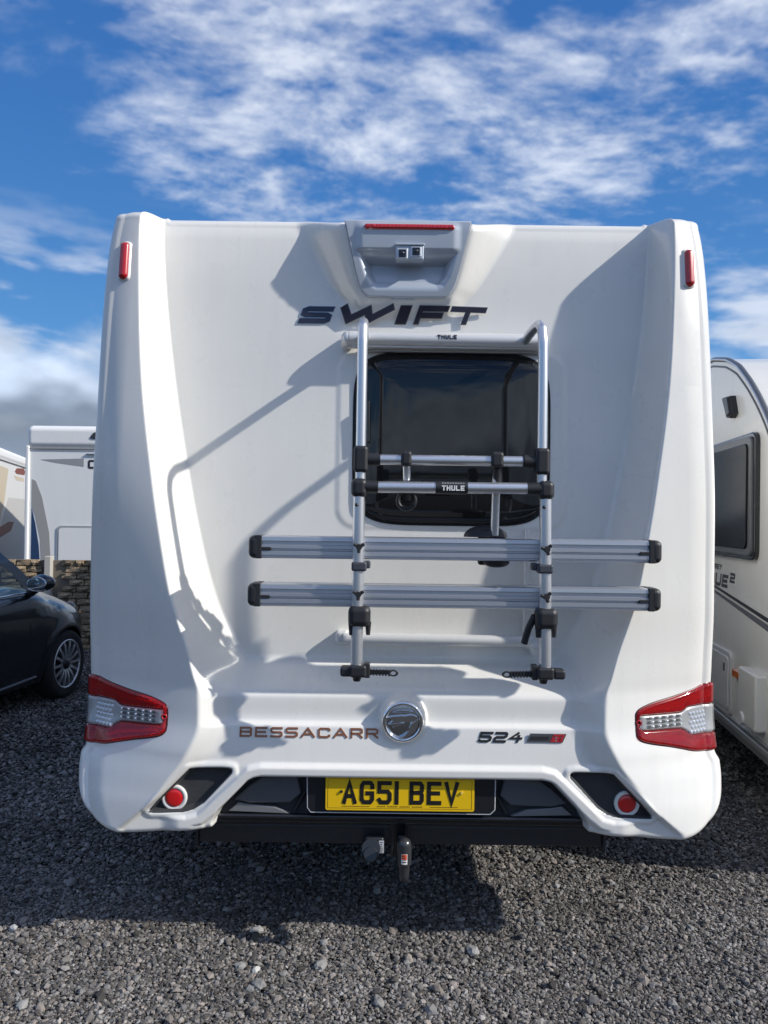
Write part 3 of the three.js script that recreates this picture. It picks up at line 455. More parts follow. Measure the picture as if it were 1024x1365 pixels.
// ---------------------------------------------------------------- bike rack
{
  const rack = thing('bike_rack', 'silver tubular cycle rack folded up over the rear window of the motorhome', 'bike rack');
  const L = LIFT, PX = [-.154, .465], zP = .115;
  PX.forEach((x, k) => {
    const lx = x + (k ? .012 : -.004);
    mesh('upper_post', tube([[x - .004, 2.180 + L, -.245], [x - .003, 2.190 + L, -.16], [x - .002, 2.192 + L, -.05], [x, 2.186 + L, .045], [x, 2.160 + L, .092], [x, 2.105 + L, .112], [x, 1.95 + L, zP], [x - (k ? 0 : .001), 1.61 + L, zP]], .0174, 100, 18), alu, rack);
    mesh('lower_post', rod([lx, 1.5984 + L, zP + .006], [lx + (k ? .006 : -.002), .9706 + L, zP + .006], .0203, .0203, 24), alu, rack);
    mesh('pivot_sleeve', [new RoundedBoxGeometry(.050, .092, .05, 4, .014).translate(x, 1.6986 + L, zP), rod([x + (k ? -.02 : .02), 1.6986 + L, zP - .004], [x + (k ? -.062 : .062), 1.6986 + L, zP - .004], .023), rod([x + (k ? -.055 : .055), 1.6986 + L, zP - .004], [x + (k ? -.066 : .066), 1.6986 + L, zP - .004], .020)], blackPlastic, rack);
    mesh('elbow', [new RoundedBoxGeometry(.056, .066, .056, 4, .02).translate(lx, 1.6003 + L, zP + .006), rod([lx, 1.6059 + L, zP + .010], [lx + (k ? -.064 : .064), 1.6040 + L, zP + .010], .0225, .0215)], blackPlastic, rack);
    mesh('rivet', new THREE.SphereGeometry(.0065, 12, 8).translate(lx + (k ? -.008 : -.008), 1.5422 + L, zP + .026), blackPlastic, rack);
    for (const y of [1.400, 1.240]) mesh('knob', [0, 1, 2].map((q) => rod([lx + .002, y + L, zP + .034], [lx + .002 + .020 * Math.cos(q * 2.094 + .52 + k * .3), y + .020 * Math.sin(q * 2.094 + .52 + k * .3) + L, zP + .038], .0075, .0055, 10)).concat([new THREE.CylinderGeometry(.010, .011, .018, 16).rotateX(Math.PI / 2).translate(lx + .002, y + L, zP + .034)]), blackPlastic, rack);
    mesh('strap_block', [box(.052, .032, .05, lx + (k ? 0 : .003), 1.3332 + L, zP + .006, .008), box(.022, .026, .04, lx + (k ? -.032 : .03), 1.3388 + L, zP - .012, .006)], std([.05, .055, .07], .5), rack);
    mesh('collar', [new RoundedBoxGeometry(.076, .072, .066, 4, .022).translate(lx + .006, 1.1646 + L, zP + .006), rod([lx + .006 - .026, 1.1439 + L, zP + .01], [lx + .006 - .026, 1.0990 + L, zP + .01], .012, .008, 12), rod([lx + .006 + .030, 1.1439 + L, zP + .0], [lx + .006 + .030, 1.0990 + L, zP + .0], .011, .007, 12)].concat(k ? [tube([[lx - .03, 1.1721 + L, zP], [lx - .05, 1.1252 + L, zP - .01], [lx - .062, 1.0737 + L, zP - .02]], .012, 14, 10)] : []), blackPlastic, rack);
    const hk = mesh('hook', [new RoundedBoxGeometry(.058, .042, .056, 3, .01).translate(lx + .004, .9790 + L, zP + .006), new RoundedBoxGeometry(.042, .034, .05, 3, .01).translate(lx + (k ? .052 : -.036), .9753 + L, zP, 0), rod([lx, .9659 + L, zP + .006], [lx, .9425 + L, zP + .006], .018, .012), box(.020, .05, .04, lx + (k ? -.03 : .034), .9800 + L, zP, .004)], blackPlastic, rack);
    const dir = k ? -1 : 1; const teeth = []; for (let q = 0; q < 7; q++) teeth.push(box(.006, .020, .016, lx + dir * (.046 + q * .0105), .9734 + L - q * .0004, zP + .004));
    mesh('ratchet_strap', teeth.concat([box(.078, .016, .009, lx + dir * .076, .9725 + L, zP + .002, .003)]), blackPlastic, rack);
    mesh('strap_buckle', new THREE.TorusGeometry(.0105, .0035, 8, 20).scale(1.25, .85, 1).translate(lx + dir * .124, .9706 + L, zP + .004), blackPlastic, rack);
  });
  const tb = mesh('top_bar', [rod([-.215, 2.190 + L, -.222], [.510, 2.186 + L, -.222], .029, .029, 28), box(.71, .014, .03, .15, 2.162 + L, -.228, .004)], aluDull, rack);
  mesh('top_bar_end', [new THREE.SphereGeometry(.031, 20, 14).scale(.8, 1, 1).translate(-.222, 2.188 + L, -.225), box(.05, .055, .06, -.222, 2.186 + L, -.25, .014), box(.05, .055, .06, .515, 2.182 + L, -.25, .014)], aluDull, rack);
  { let x = .122; const ls = []; for (const ch of 'THULE') { ls.push(glyph(ch, .013, .0165, .0044, .0015).translate(x, 2.186 + L, -.1935)); x += .0155; } mesh('bar_lettering', ls, std([.02, .02, .03], .5), tb); }
  // cross bars
  mesh('cross_bar', rod([PX[0] + .05, 1.6986 + L, zP - .004], [PX[1] - .05, 1.6986 + L, zP - .004], .0178), alu, rack);
  mesh('cross_bar', rod([PX[0] + .05, 1.6040 + L, zP + .010], [PX[1] - .03, 1.6059 + L, zP + .010], .0195), alu, rack);
  const sl = mesh('name_sleeve', rod([.101, 1.6048 + L, zP + .010], [.210, 1.6051 + L, zP + .010], .0222, .0222, 28), blackPlastic, rack);
  { let x = .1215; const ls = []; for (const ch of 'THULE') { ls.push(glyph(ch, .0135, .0175, .0042, .0015).translate(x, 1.5942 + L, zP + .0318)); x += .0158; } for (let q = 0; q < 9; q++) ls.push(box(.006, .003, .0012, .125 + q * .0088, 1.6195 + L, zP + .0265)); mesh('sleeve_lettering', ls, std([.8, .8, .78], .4), sl); }
  // folded bike arms
  const A1 = .001, A2 = .311;
  mesh('arm_clamp', [box(.038, .052, .05, A1, 1.7024 + L, zP - .002, .012)], blackPlastic, rack);
  mesh('bike_arm', rod([A1 + .002, 1.6874 + L, zP - .02], [A1 + .004, 1.6312 + L, zP - .03], .0135), alu, rack);
  mesh('arm_grip', [rod([A1, 1.6284 + L, zP - .06], [A1 + .01, 1.5703 + L, zP - .08], .03, .036), new THREE.TorusGeometry(.03, .008, 10, 24).translate(A1 + .004, 1.5609 + L, zP - .05), box(.13, .012, .02, A1 + .0, 1.6237 + L, zP - .07, .005), rod([A1 + .05, 1.6199 + L, zP - .05], [A1 + .062, 1.6312 + L, zP - .045], .009)], blackPlastic, rack);
  mesh('arm_clamp', [box(.044, .054, .05, A2, 1.7024 + L, zP - .002, .012), rod([A2 + .004, 1.6780 + L, zP - .01], [A2 + .006, 1.6218 + L, zP - .03], .015, .020)], blackPlastic, rack);
  mesh('bike_arm', rod([A2 + .002, 1.6499 + L, zP - .02], [A2 + .002, 1.4438 + L, zP - .05], .0145), alu, rack);
  mesh('arm_foot', [new THREE.SphereGeometry(1, 24, 12, 0, 6.2832, 0, Math.PI / 2).scale(.077, .042, .05).translate(A2 - .025, 1.4363 + L, .03), box(.10, .12, .03, A2 + .0, 1.3969 + L, .02, .01), new THREE.SphereGeometry(1, 20, 12).scale(.046, .018, .03).translate(A2 + .012, 1.3482 + L, .05)], blackPlastic, rack);
  // rails
  const prof = [[.0385, -.085], [.0385, -.010], [.035, -.001], [.022, 0], [.0195, -.007], [.009, -.007], [.006, 0], [-.004, 0], [-.006, -.010], [-.0105, -.010], [-.013, 0], [-.027, 0], [-.0285, -.006], [-.033, -.006], [-.0345, -.001], [-.0385, -.005], [-.0385, -.085]];
  for (const [y, x0, x1] of [[1.394, -.529, .878], [1.229, -.531, .877]]) {
    const sh = new THREE.Shape(prof.map(([b, z]) => new THREE.Vector2(-z, b)));
    const rail = mesh('bike_rail', new THREE.ExtrudeGeometry(sh, { depth: x1 - x0 - .05, bevelEnabled: false }).rotateY(Math.PI / 2).rotateZ(.0).translate(x0 + .025, y + L, zP - .016), aluRail, rack);
    for (const s of [-1, 1]) { const xe = s < 0 ? x0 + .012 : x1 - .012; mesh('end_cap', [new RoundedBoxGeometry(.044, .080, .094, 4, .02).translate(xe, y + L, zP - .058), box(.022, .080, .092, xe - s * .014, y + L, zP - .058, .003), box(.034, .012, .010, xe - s * .040, y - .006 + L, zP - .018, .002)], blackPlastic, rail); }
  }
  // lower wall bar
  mesh('lower_bar', rod([-.222, 1.035 + L, -.215], [.487, 1.030 + L, -.215], .0225, .0225, 26), aluDull, rack);
  mesh('lower_bar_end', [box(.05, .05, .06, -.228, 1.038 + L, -.235, .014), rod([.480, 1.030 + L, -.215], [.505, 1.030 + L, -.212], .026), tube([[.495, 1.035 + L, -.235], [.510, 1.015 + L, -.20], [.520, .985 + L, -.215]], .024, 14, 14)], aluDull, rack);
  mesh('wall_stay', rod([.483, 1.46 + L, -.235], [.478, 1.05 + L, -.225], .011), aluDull, rack);
}

// ---------------------------------------------------------------- caravan on the right
{
  const a = V(2.072, 0, -2.171), b = V(1.95, 0, -1.282), dir = b.clone().sub(a).normalize();
  const van = thing('touring_caravan', 'cream touring caravan with curved front and dark window parked right of the motorhome', 'caravan', [2.072, 0, -2.171], Math.atan2(dir.x, dir.z) - Math.PI / 2);
  // local x runs along the side towards the camera, local z out of the far side: wall at z = 0, body at z < 0 mirrored below
  const q = (pts) => pts.map(([x, y]) => new THREE.Vector2(x, y));
  const prof = new THREE.Shape(); prof.moveTo(-4.6, .40); prof.lineTo(-4.6, 2.45); prof.quadraticCurveTo(-4.55, 2.66, -4.3, 2.67);
  const top = [[-.5, 2.675], [-.18, 2.67], [.13, 2.605], [.355, 2.52], [.555, 2.395], [.70, 2.285], [.85, 2.15], [1.08, 1.88], [1.32, 1.52], [1.48, 1.15], [1.58, .80], [1.60, .55], [1.56, .40]]; prof.lineTo(-1.2, 2.68); prof.splineThru(q(top)); prof.lineTo(-4.6, .40);
  const cream = phy([.66, .645, .60], .4, 0, { clearcoat: .4, clearcoatRoughness: .15 });
  const flip = (g) => g;   // wall plane z = 0 faces +z after the turn below
  const W2 = 2.2;
  mesh('body', new THREE.ExtrudeGeometry(prof, { depth: W2, bevelEnabled: false, curveSegments: 40 }).translate(0, 0, -W2), phy([.76, .75, .71], .4, 0, { clearcoat: .4, map: dirtTex }), van);
  const side = []; for (let k = 0; k < top.length; k++) side.push([top[k][0], top[k][1]]);
  const edgePts = [[-4.3, 2.675], [-1.2, 2.685], ...top.slice(0, -1)];
  mesh('roof_trim', [tube(edgePts.map(([x, y]) => [x, y + .004, -.004]), .016, 120, 10), tube(edgePts.map(([x, y]) => [x - .03, y - .035, .002]), .006, 120, 8)], std([.16, .17, .18], .4, .4), van);
  mesh('roof_strip', tube(edgePts.map(([x, y]) => [x, y + .004, .013]), .006, 120, 8), std([.7, .71, .72], .35, .4), van);
  const rrect = (x0, y0, x1, y1, r) => { const s = new THREE.Shape(); s.moveTo(x0 + r, y0); s.lineTo(x1 - r, y0); s.quadraticCurveTo(x1, y0, x1, y0 + r); s.lineTo(x1, y1 - r); s.quadraticCurveTo(x1, y1, x1 - r, y1); s.lineTo(x0 + r, y1); s.quadraticCurveTo(x0, y1, x0, y1 - r); s.lineTo(x0, y0 + r); s.quadraticCurveTo(x0, y0, x0 + r, y0); return s; };
  const ex = (s, d, z, bev = .006) => new THREE.ExtrudeGeometry(s, { depth: d, bevelEnabled: bev > 0, bevelSize: bev, bevelThickness: bev, bevelSegments: 3, bevelOffset: -bev, curveSegments: 10 }).translate(0, 0, z);
  const win = new THREE.Group(); win.name = 'side_window'; van.add(win);
  mesh('window_frame', ex(rrect(-.55, 1.39, .735, 2.10, .07), .02, .0, .008), blackGloss, win);
  mesh('window_surround', ex(rrect(-.525, 1.412, .712, 2.078, .06), .012, .022, .008), std([.11, .115, .12], .35), win);
  mesh('window_glass', ex(rrect(-.485, 1.450, .665, 2.040, .05), .008, .037, .006), phy([.010, .011, .012], .12, 0, { specularIntensity: .35, ior: 1.35 }), win);
  mesh('wall_vent', [ex(new THREE.Shape(q([[.16, 2.37], [.30, 2.36], [.355, 2.245], [.30, 2.225], [.235, 2.235], [.20, 2.28]])), .03, .0, .006)], blackPlastic, van);
  mesh('vent_hood', ex(new THREE.Shape(q([[.19, 2.36], [.29, 2.352], [.34, 2.25], [.28, 2.24]])), .014, .032, .005), std([.03, .03, .033], .35), van);
  mesh('stripe', ex(new THREE.Shape(q([[-2, 1.37], [.0, 1.166], [.95, 1.066], [1.45, 1.01], [1.45, 1.035], [.95, 1.090], [0, 1.182], [-2, 1.375]])), .001, .001, 0), std([.022, .024, .03], .4), van);
  mesh('stripe', ex(new THREE.Shape(q([[-2, 1.32], [.0, 1.132], [.95, 1.018], [1.45, .95], [1.45, .985], [.95, 1.056], [0, 1.150], [-2, 1.335]])), .001, .001, 0), std([.12, .125, .14], .4), van);
  const txt = []; let x = -.51; for (const ch of 'VOGUE') { txt.push(glyph(ch, .12, .082, .022, .001, .3).translate(x, 1.192, .0006)); x += .140; } txt.push(glyph('2', .095, .062, .017, .001, .3).translate(.215, 1.232, .0006));
  mesh('lettering', txt, std([.06, .06, .07], .4), van);
  const tx2 = []; x = -.20; for (const ch of 'ABBEY') { tx2.push(glyph(ch, .042, .034, .008, .001, .25).translate(x, 1.298, .0006)); x += .052; } mesh('small_lettering', tx2, std([.06, .06, .07], .4), van);
  const hatch = new THREE.Group(); hatch.name = 'service_hatch'; van.add(hatch);
  mesh('hatch_frame', ex(rrect(-.42, .435, .30, .815, .05), .012, .0, .005), std([.60, .60, .58], .4), hatch); mesh('hatch_door', ex(rrect(-.39, .465, .27, .785, .04), .006, .0125, .004), std([.66, .655, .63], .35), hatch);
  mesh('hatch_catch', box(.022, .05, .012, .20, .715, .022, .004), std([.10, .10, .11], .4), hatch); mesh('hatch_label', box(.10, .012, .004, .07, .765, .019), std([.10, .10, .11], .4), hatch);
  mesh('side_marker', ex(rrect(.355, .69, .475, .735, .008), .02, .0, .005), phy([.75, .19, .01], .2, 0, { clearcoat: 1 }), van);
  mesh('meter_box', [ex(rrect(.575, .485, .86, .79, .02), .045, .0, .012)], std([.68, .67, .63], .4), van); mesh('meter_cap', new THREE.CylinderGeometry(.035, .04, .03, 20).rotateX(Math.PI / 2).translate(.655, .515, .055), std([.7, .69, .66], .4), van);
  mesh('skirt_rail', [box(6.1, .035, .03, -1.55, .395, .008, .006), box(6.1, .012, .02, -1.55, .43, .006, .003)], std([.40, .41, .41], .4, .4), van);
  mesh('skirt', box(6.05, .06, .02, -1.56, .352, -.02), std([.3, .3, .3], .5), van);
  mesh('wheel', [new THREE.TorusGeometry(.23, .085, 14, 36).translate(-2.3, .315, -.14), new THREE.CylinderGeometry(.18, .18, .1, 28).rotateX(Math.PI / 2).translate(-2.3, .315, -.13)], rubber, van);
}

// ---------------------------------------------------------------- dark hatchback on the left (local +x forward, +z its right side)
{
  const car = thing('parked_car', 'dark grey small hatchback parked nose first by the stone faced wall', 'car', [-3.59, 0, -4.06], 82 * Math.PI / 180);
  const paint = phy([.016, .019, .022], .3, .2, { clearcoat: 1, clearcoatRoughness: .03 });
  const yt = pl([-2.9, .86], [-2.6, .97], [-.5, 1.0], [-.25, .985], [0, .955], [.25, .885], [.45, .78], [.58, .66], [.66, .52], [.68, .46]), wf = pl([-2.9, .62], [-2.7, .74], [-2.3, .805], [-.6, .80], [-.1, .805], [.2, .775], [.42, .69], [.56, .57], [.64, .44], [.68, .32]);
  const nx = pl([-2.9, 3.5], [-.55, 6.5], [-.2, 3.6], [.1, 2.7], [.68, 2.3]), R = .335;
  const yb = (x) => { let b = .21; for (const c of [0, -2.3]) { const d = x - c; if (Math.abs(d) < R) b = Math.max(b, .29 + Math.sqrt(R * R - d * d) * .98); } return b; };
  const hw = (x, y) => { const w = wf(x), t = yt(x), m = Math.min(.62, t - .12), n = nx(x); if (y >= m) return w * Math.pow(Math.max(0, 1 - Math.pow((y - m) / (t - m), n)), 1 / n); const k = (m - y) / (m - .2); return w * (1 - .075 * k * k); };
  const xs = []; for (let k = 0; k <= 240; k++) xs.push(lerp(-2.9, .68, k / 240));
  const half = (s) => grid(xs.length - 1, 46, (u, v, i, j) => { const x = xs[i], b = yb(x), t = yt(x), m = Math.min(.62, t - .12); let y, z; if (v < .45) { y = lerp(b, Math.max(b, m), v / .45); z = hw(x, y); } else { const a = (v - .45) / .55 * Math.PI / 2, n = nx(x), mm = Math.max(b, m), e = 2 / n; const sy = Math.pow(Math.sin(a), e), cz = Math.pow(Math.max(0, Math.cos(a)), e); y = mm + (t - mm) * sy; z = (b > m ? hw(x, y) : wf(x) * cz); if (v >= .999) z = 0; }
    const fl = [0, -2.3].reduce((q, c) => Math.max(q, sstep(.07, .0, Math.abs(Math.hypot(x - c, y - .29) - R - .015))), 0) * .012 * (y < .75 ? 1 : 0);
    const cr = -.006 * Math.exp(-(((y - .80) / .012) ** 2)) * (x < -.1 ? 1 : 0);
    return [x, y, s * (z + fl + cr), x, y]; });
  mesh('body', [half(1), half(-1)], paint, car);
  // cabin
  const rt = pl([-2.85, .98], [-2.6, 1.25], [-2.3, 1.42], [-1.9, 1.485], [-1.4, 1.485], [-1.05, 1.42], [-.75, 1.27], [-.35, .985]);
  const cz = (y) => lerp(.745, .545, clamp((y - .95) / .45) ** 1.25);
  const skinC = (P0, P1, n, m, s, o = 0) => grid(n, m, (u, v) => { const a = P0(u), b = P1(u), x = lerp(a[0], b[0], v), y = lerp(a[1], b[1], v); return [x, y, s * (cz(y) + o), x, y]; });
  const along = (P) => (u) => { const k = Math.min(P.length - 2, Math.floor(u * (P.length - 1))), t = u * (P.length - 1) - k; return [lerp(P[k][0], P[k + 1][0], t), lerp(P[k][1], P[k + 1][1], t)]; };
  for (const s of [1, -1]) {
    mesh('pillar', [skinC(along([[-.36, .965], [-.55, 1.17], [-.72, 1.32], [-.98, 1.44], [-1.5, 1.50], [-2.0, 1.48]]), along([[-.53, .965], [-.67, 1.14], [-.84, 1.27], [-1.06, 1.38], [-1.5, 1.43], [-2.0, 1.41]]), 40, 4, s, .004), skinC(along([[-1.62, .95], [-1.66, 1.39]]), along([[-1.78, .95], [-1.78, 1.39]]), 8, 4, s, .004), skinC(along([[-2.0, 1.48], [-2.0, .95]]), along([[-2.8, .95], [-2.8, .93]]), 20, 16, s, .003)], paint, car);
    mesh('side_glass', skinC(along([[-.53, .965], [-.67, 1.14], [-.84, 1.27], [-1.06, 1.38], [-1.62, 1.43]]), along([[-.53, .96], [-.9, .958], [-1.2, .956], [-1.4, .954], [-1.62, .952]]), 30, 14, s), phy([.55, .66, .70], .03, 0, { transmission: .95, thickness: 0, ior: 1.5 }), car);
    for (const P of [[[-.60, .93], [-.56, .7], [-.50, .42], [-.52, .27]], [[-1.72, .93], [-1.74, .6], [-1.72, .42], [-1.7, .27]]]) mesh('door_line', tube(P.map(([x, y]) => [x, y, s * hw(x, y)]), .004, 30, 6), rubber, car);
    mesh('waist_strip', tube([[-.56, .962, s * .752], [-1.2, .957, s * .752], [-1.8, .955, s * .752]], .007, 30, 8), chrome, car);
    mesh('sill_strip', tube([[-.42, .265, s * (hw(-.42, .265) + .002)], [-1.1, .25, s * (hw(-1.1, .25) + .004)], [-1.88, .25, s * (hw(-1.88, .25) + .002)]], .012, 30, 8), std([.16, .17, .19], .35, .5), car);
    const mir = new THREE.Group(); mir.name = 'door_mirror'; mir.position.set(-.58, 1.045, s * .885); mir.rotation.y = s * -.08; car.add(mir);
    mesh('mirror_shell', new THREE.SphereGeometry(1, 28, 18).scale(.075, .066, .106).translate(.035, 0, 0), paint, mir);
    mesh('mirror_glass', new THREE.SphereGeometry(1, 26, 14).scale(.007, .053, .089).translate(-.039, .0, 0), chrome, mir);
    mesh('mirror_trim', tube([[-.03, -.046, -.082], [-.036, -.060, -.03], [-.036, -.060, .03], [-.03, -.046, .082]], .006, 16, 8), chrome, mir);
    mesh('mirror_arm', tube([[.03, -.06, s * -.06], [.04, -.09, s * -.11], [.06, -.10, s * -.15]], .028, 14, 10), blackPlastic, mir);
    mesh('indicator', new THREE.SphereGeometry(1, 12, 8).scale(.022, .012, .006).translate(.32, .70, s * (hw(.32, .70) + .002)), phy([.7, .3, .05], .2), car);
    mesh('headlamp', new THREE.SphereGeometry(1, 20, 14).scale(.10, .10, .06).translate(.47, .68, s * .53), clearLens, car);
  }
  const scr = (x0, y0, x1, y1, f = 0) => grid(18, 10, (u, v) => { const k = u * 2 - 1, y = lerp(y0, y1, v), x = lerp(x0, x1, v) + .14 * (1 - k * k) * (f || 1); return [x, y, k * (cz(y) - .01), x, y]; });
  mesh('windscreen', scr(-.38, .97, -1.0, 1.44), phy([.6, .68, .70], .03, 0, { transmission: .93, thickness: 0 }), car);
  mesh('rear_glass', scr(-2.78, .97, -2.35, 1.38, -.5), darkGlass, car);
  mesh('roof', grid(24, 16, (u, v) => { const x = lerp(-2.40, -.96, v), k = u * 2 - 1, e = pl([-2.40, 1.40], [-2.0, 1.48], [-1.5, 1.50], [-.98, 1.44], [-.9, 1.42])(x); return [x + .10 * (1 - k * k) * v, e + .045 * (1 - k * k), k * (cz(e) + .003), x, u]; }), paint, car);
  mesh('interior', [box(.5, .5, .46, -1.45, .70, .36, .08), box(.16, .62, .44, -1.72, 1.0, .36, .07), box(.1, .2, .26, -1.76, 1.28, .36, .05), box(.5, .5, .46, -1.45, .70, -.36, .08), box(.16, .62, .44, -1.72, 1.0, -.36, .07), box(1.9, .06, 1.4, -1.4, .5, 0)], std([.22, .20, .17], .8), car);
  mesh('dashboard', [box(.34, .16, 1.36, -.62, .90, 0, .06)], std([.14, .15, .17], .6), car);
  mesh('steering_wheel', [new THREE.TorusGeometry(.18, .016, 10, 30).rotateY(Math.PI / 2).rotateZ(.4).translate(-.95, .96, .36), rod([-.8, .9, .36], [-.95, .96, .36], .03)], blackPlastic, car);
  mesh('wheel_well', [box(.62, .52, .5, 0, .46, .40), box(.62, .52, .5, 0, .46, -.40), box(.62, .52, .5, -2.3, .46, .40), box(.62, .52, .5, -2.3, .46, -.40), box(3.2, .16, 1.3, -1.1, .28, 0)], rubber, car);
  mesh('nose', [new THREE.SphereGeometry(1, 24, 12).scale(.06, .12, .34).translate(.655, .40, 0)], paint, car);
  for (const [x, s] of [[0, 1], [0, -1], [-2.3, 1], [-2.3, -1]]) {
    const w = new THREE.Group(); w.name = 'wheel'; w.position.set(x, .297, s * .71); if (s < 0) w.rotation.y = Math.PI; car.add(w);
    mesh('tyre', new THREE.LatheGeometry([[.200, -.085], [.255, -.093], [.285, -.08], [.297, -.05], [.297, .05], [.285, .078], [.255, .092], [.206, .084]].map(([a, b]) => new THREE.Vector2(a, b)), 48).rotateX(Math.PI / 2), rubber, w);
    mesh('rim', [new THREE.TorusGeometry(.203, .010, 10, 48).translate(0, 0, .080), new THREE.CylinderGeometry(.2, .2, .10, 36, 1, true).rotateX(Math.PI / 2).translate(0, 0, .02)], alu, w);
    mesh('rim_back', new THREE.CylinderGeometry(.2, .2, .01, 36).rotateX(Math.PI / 2).translate(0, 0, .02), blackPlastic, w);
    for (let k = 0; k < 14; k++) mesh('spoke', (() => { const g = new THREE.BoxGeometry(.155, .020, .018, 3, 1, 1), p = g.attributes.position; for (let i = 0; i < p.count; i++) { const xx = p.getX(i) + .0775; p.setXYZ(i, xx + .045, p.getY(i) * (1.25 - xx * 3) * (xx > .12 ? 1.7 : 1), p.getZ(i) + .078 - .04 * (xx / .155 - .6) ** 2); } g.computeVertexNormals(); return g.rotateZ(k / 14 * Math.PI * 2); })(), alu, w);
    mesh('hub_cap', new THREE.SphereGeometry(1, 20, 10).scale(.048, .048, .016).translate(0, 0, .078), blackGloss, w);
  }
}

// ---------------------------------------------------------------- stone faced wall
{
  const wall = thing('boundary_wall', 'low brown rock faced concrete wall behind the dark hatchback', 'wall', [-3.9, 0, -6.27]);
  mesh('wall_core', box(3.5, 1.05, .05, 0, .525, -.03), std([.17, .15, .12], .95), wall);
  const stoneTex = tex(256, 256, (i, j) => { const v = .80 + .7 * (fbm(i * .045, j * .06, 5) - .5); return [v * 1.03, v, v * .93]; }, true), stoneBump = tex(256, 256, (i, j) => { const v = fbm(i * .06, j * .07, 5); return [v, v, v]; });
  const mats = [[.64, .50, .37], [.54, .43, .315], [.72, .58, .44], [.48, .40, .31]].map((c) => std(c, .95, 0, { map: stoneTex, bumpMap: stoneBump, bumpScale: .012 }));
  const mk = (w, h) => { const g = new THREE.BoxGeometry(w, h, .05, 3, 2, 1), p = g.attributes.position, key = {}; for (let i = 0; i < p.count; i++) { const k = [p.getX(i), p.getY(i), p.getZ(i)].map((q) => q.toFixed(4)).join(); const j = key[k] ??= [rr(-.006, .006), rr(-.004, .004), rr(-.014, .014)]; const f = p.getZ(i) > 0, e = Math.abs(p.getX(i)) > w * .49 || Math.abs(p.getY(i)) > h * .49; p.setXYZ(i, p.getX(i) * (f ? .95 : 1) + j[0] * .6, p.getY(i) * (f ? .92 : 1) + j[1] * .6, f ? p.getZ(i) + j[2] - (e ? .012 : 0) : p.getZ(i)); } const n = g.toNonIndexed(); n.computeVertexNormals(); return n; };
  const vars = []; for (let k = 0; k < 6; k++) vars.push(mk(.172, .068)); const halves = [mk(.082, .068), mk(.082, .068)], longs = [mk(.25, .068), mk(.24, .068)];
  for (let r = 0; r < 14; r++) { let x = -1.68 + (r % 2) * .07; while (x < 1.66) { const z = rnd(); const [g, w] = z < .16 ? [halves[rnd() * 2 | 0], .082] : z < .3 ? [longs[rnd() * 2 | 0], .248] : [vars[rnd() * 6 | 0], .172]; if (x + w > 1.72) break; const cx = x + w / 2; if (!(cx + w / 2 > -.14 && cx - w / 2 < -.01)) { const b = mesh('block', g, mats[rnd() * 4 | 0], wall); b.position.set(cx, .042 + r * .0755, .02 + rr(-.006, .006)); } x += w + .008; } }
  mesh('concrete_post', box(.075, 1.10, .11, -.075, .55, .015, .008), std([.45, .43, .39], .9), wall);
  mesh('concrete_post', box(.09, 1.10, .11, 1.76, .55, .015, .008), std([.45, .43, .39], .9), wall);
}
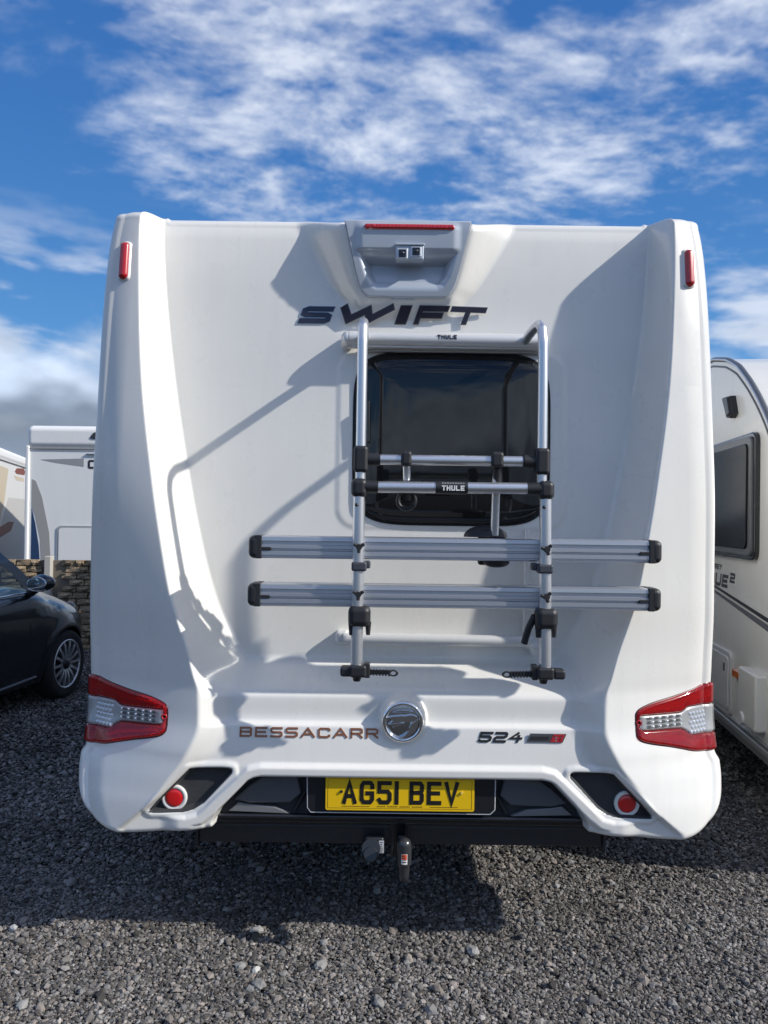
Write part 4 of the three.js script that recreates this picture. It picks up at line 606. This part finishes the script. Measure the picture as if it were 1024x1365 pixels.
// ---------------------------------------------------------------- motorhomes beyond the wall
{
  const wht = phy([.84, .84, .83], .4, 0, { clearcoat: .4, map: dirtTex });
  const m = thing('parked_motorhome', 'white motorhome with blue and grey swoosh standing behind the wall', 'motorhome', [-4.3, 0, -9.25]);
  const Y = (P, d, z) => new THREE.ExtrudeGeometry(new THREE.Shape(P.map(([a, b]) => new THREE.Vector2(a + 4.3, b))), { depth: d, bevelEnabled: false }).translate(0, 0, z);
  mesh('body', new RoundedBoxGeometry(2.5, 2.2, 5.5, 4, .05).translate(-.10, 1.5, -2.75), wht, m);
  mesh('roof_cap', [new RoundedBoxGeometry(2.52, .36, 5.56, 6, .10).translate(-.10, 2.79, -2.75), new RoundedBoxGeometry(2.0, .2, 5.3, 5, .08).translate(.10, 2.88, -2.9)], wht, m);
  mesh('roof_seam', [box(2.42, .03, .02, -.08, 2.612, .012, .006)], std([.30, .31, .32], .4), m);
  mesh('corner_trim', [box(.06, 2.3, .06, -1.33, 1.5, -.0, .02)], std([.8, .8, .79], .4), m);
  mesh('grey_wedge', Y([[-5.43, 2.436], [-4.759, 2.46], [-4.758, 2.335], [-5.2, 2.39]], .002, .0015), std([.30, .31, .32], .5), m);
  mesh('grey_swoosh', Y([[-5.56, 2.13], [-5.50, 2.10], [-5.40, 1.85], [-5.28, 1.3], [-5.25, .85], [-5.40, .85], [-5.42, 1.2], [-5.50, 1.55], [-5.56, 1.70]], .002, .0015), std([.33, .32, .31], .5), m);
  mesh('blue_panel', Y([[-5.56, 1.68], [-5.50, 1.45], [-5.44, 1.1], [-5.42, .85], [-5.56, .85]], .002, .0015), std([.02, .05, .12], .4), m);
  const lk = new THREE.Group(); lk.name = 'locker_door'; m.add(lk);
  const rr2 = (x0, y0, x1, y1, r) => { const s = new THREE.Shape(); s.moveTo(x0, y0); s.lineTo(x1, y0); s.lineTo(x1, y1); s.lineTo(x0 + r, y1); s.quadraticCurveTo(x0, y1, x0, y1 - r); s.lineTo(x0, y0); return s; };
  mesh('door_frame', new THREE.ExtrudeGeometry(rr2(-.86, .5, .9, 1.41, .08), { depth: .012, bevelEnabled: false }).translate(0, 0, .001), std([.42, .43, .43], .35, .3), lk); mesh('door_panel', new THREE.ExtrudeGeometry(rr2(-.825, .5, .9, 1.375, .06), { depth: .012, bevelEnabled: false }).translate(0, 0, .008), wht, lk);
  mesh('awning_light', box(.26, .022, .03, -.29, 2.53, .015, .008), std([.35, .36, .37], .35, .3), m);
  mesh('lettering', [glyph('C', .13, .14, .034, .002).translate(-.395, 2.30, .001)], std([.03, .03, .035], .4), m);
  mesh('roof_window', Y([[-4.66, 2.78], [-4.60, 2.86], [-4.45, 2.90], [-4.45, 2.76], [-4.62, 2.76]], .004, .036), blackGloss, m);

  const d = V(-.76, 0, -2.7).normalize(), t = Math.atan2(-d.z, d.x);
  const n = thing('distant_motorhome', 'white and beige motorhome with brown flashes at the far left edge', 'motorhome', [-7.2, 0, -11.5], t);
  // local +x runs away along its side, the side faces local +z
  const w2 = phy([.70, .69, .66], .45, 0, { clearcoat: .3 });
  mesh('body', new RoundedBoxGeometry(6.4, 2.1, 2.2, 3, .04).translate(.9, 1.55, -1.1), w2, n);
  mesh('roof_cap', [new RoundedBoxGeometry(6.46, .22, 2.26, 5, .08).translate(.9, 2.71, -1.1)], phy([.76, .76, .74], .4), n);
  mesh('roof_rail', [box(6.4, .03, .03, .9, 2.60, .018, .006), box(1.2, .1, .5, 1.6, 2.86, -.8, .04)], std([.55, .55, .55], .4), n);
  const Z = (P, z) => new THREE.ExtrudeGeometry(new THREE.Shape(P.map(([a, b]) => new THREE.Vector2(a, b))), { depth: .002, bevelEnabled: false }).translate(0, 0, z);
  mesh('beige_panel', Z([[-1.6, 2.5], [.85, 2.46], [.45, 1.75], [-.1, 1.3], [-1.6, 1.1]], .0012), std([.52, .45, .33], .5), n);
  mesh('brown_flash', Z([[1.5, 2.44], [1.7, 2.52], [2.5, 2.56], [2.7, 2.5], [2.6, 2.42], [1.7, 2.40]], .0012), std([.20, .06, .035], .5), n);
  mesh('brown_flash', Z([[-1.0, 1.20], [.9, 1.42], [1.5, 1.42], [1.2, 1.24], [-1, 1.02]], .0024), std([.20, .075, .045], .5), n);
  mesh('beige_flash', Z([[1.4, 2.36], [2.5, 2.35], [2.6, 2.28], [1.7, 2.27]], .0012), std([.55, .47, .35], .5), n);
  mesh('grey_lower', Z([[.86, 1.9], [3.9, 1.9], [3.9, .6], [-1.6, .6], [-1.6, 1.0], [.2, 1.35]], .0009), std([.50, .49, .47], .5), n);
  mesh('side_vent', [0, 1, 2, 3].map((k) => box(.3, .04, .02, 2.85, 1.62 - k * .1, .01)), std([.10, .10, .10], .5), n);
}
renderer.render(scene, camera);
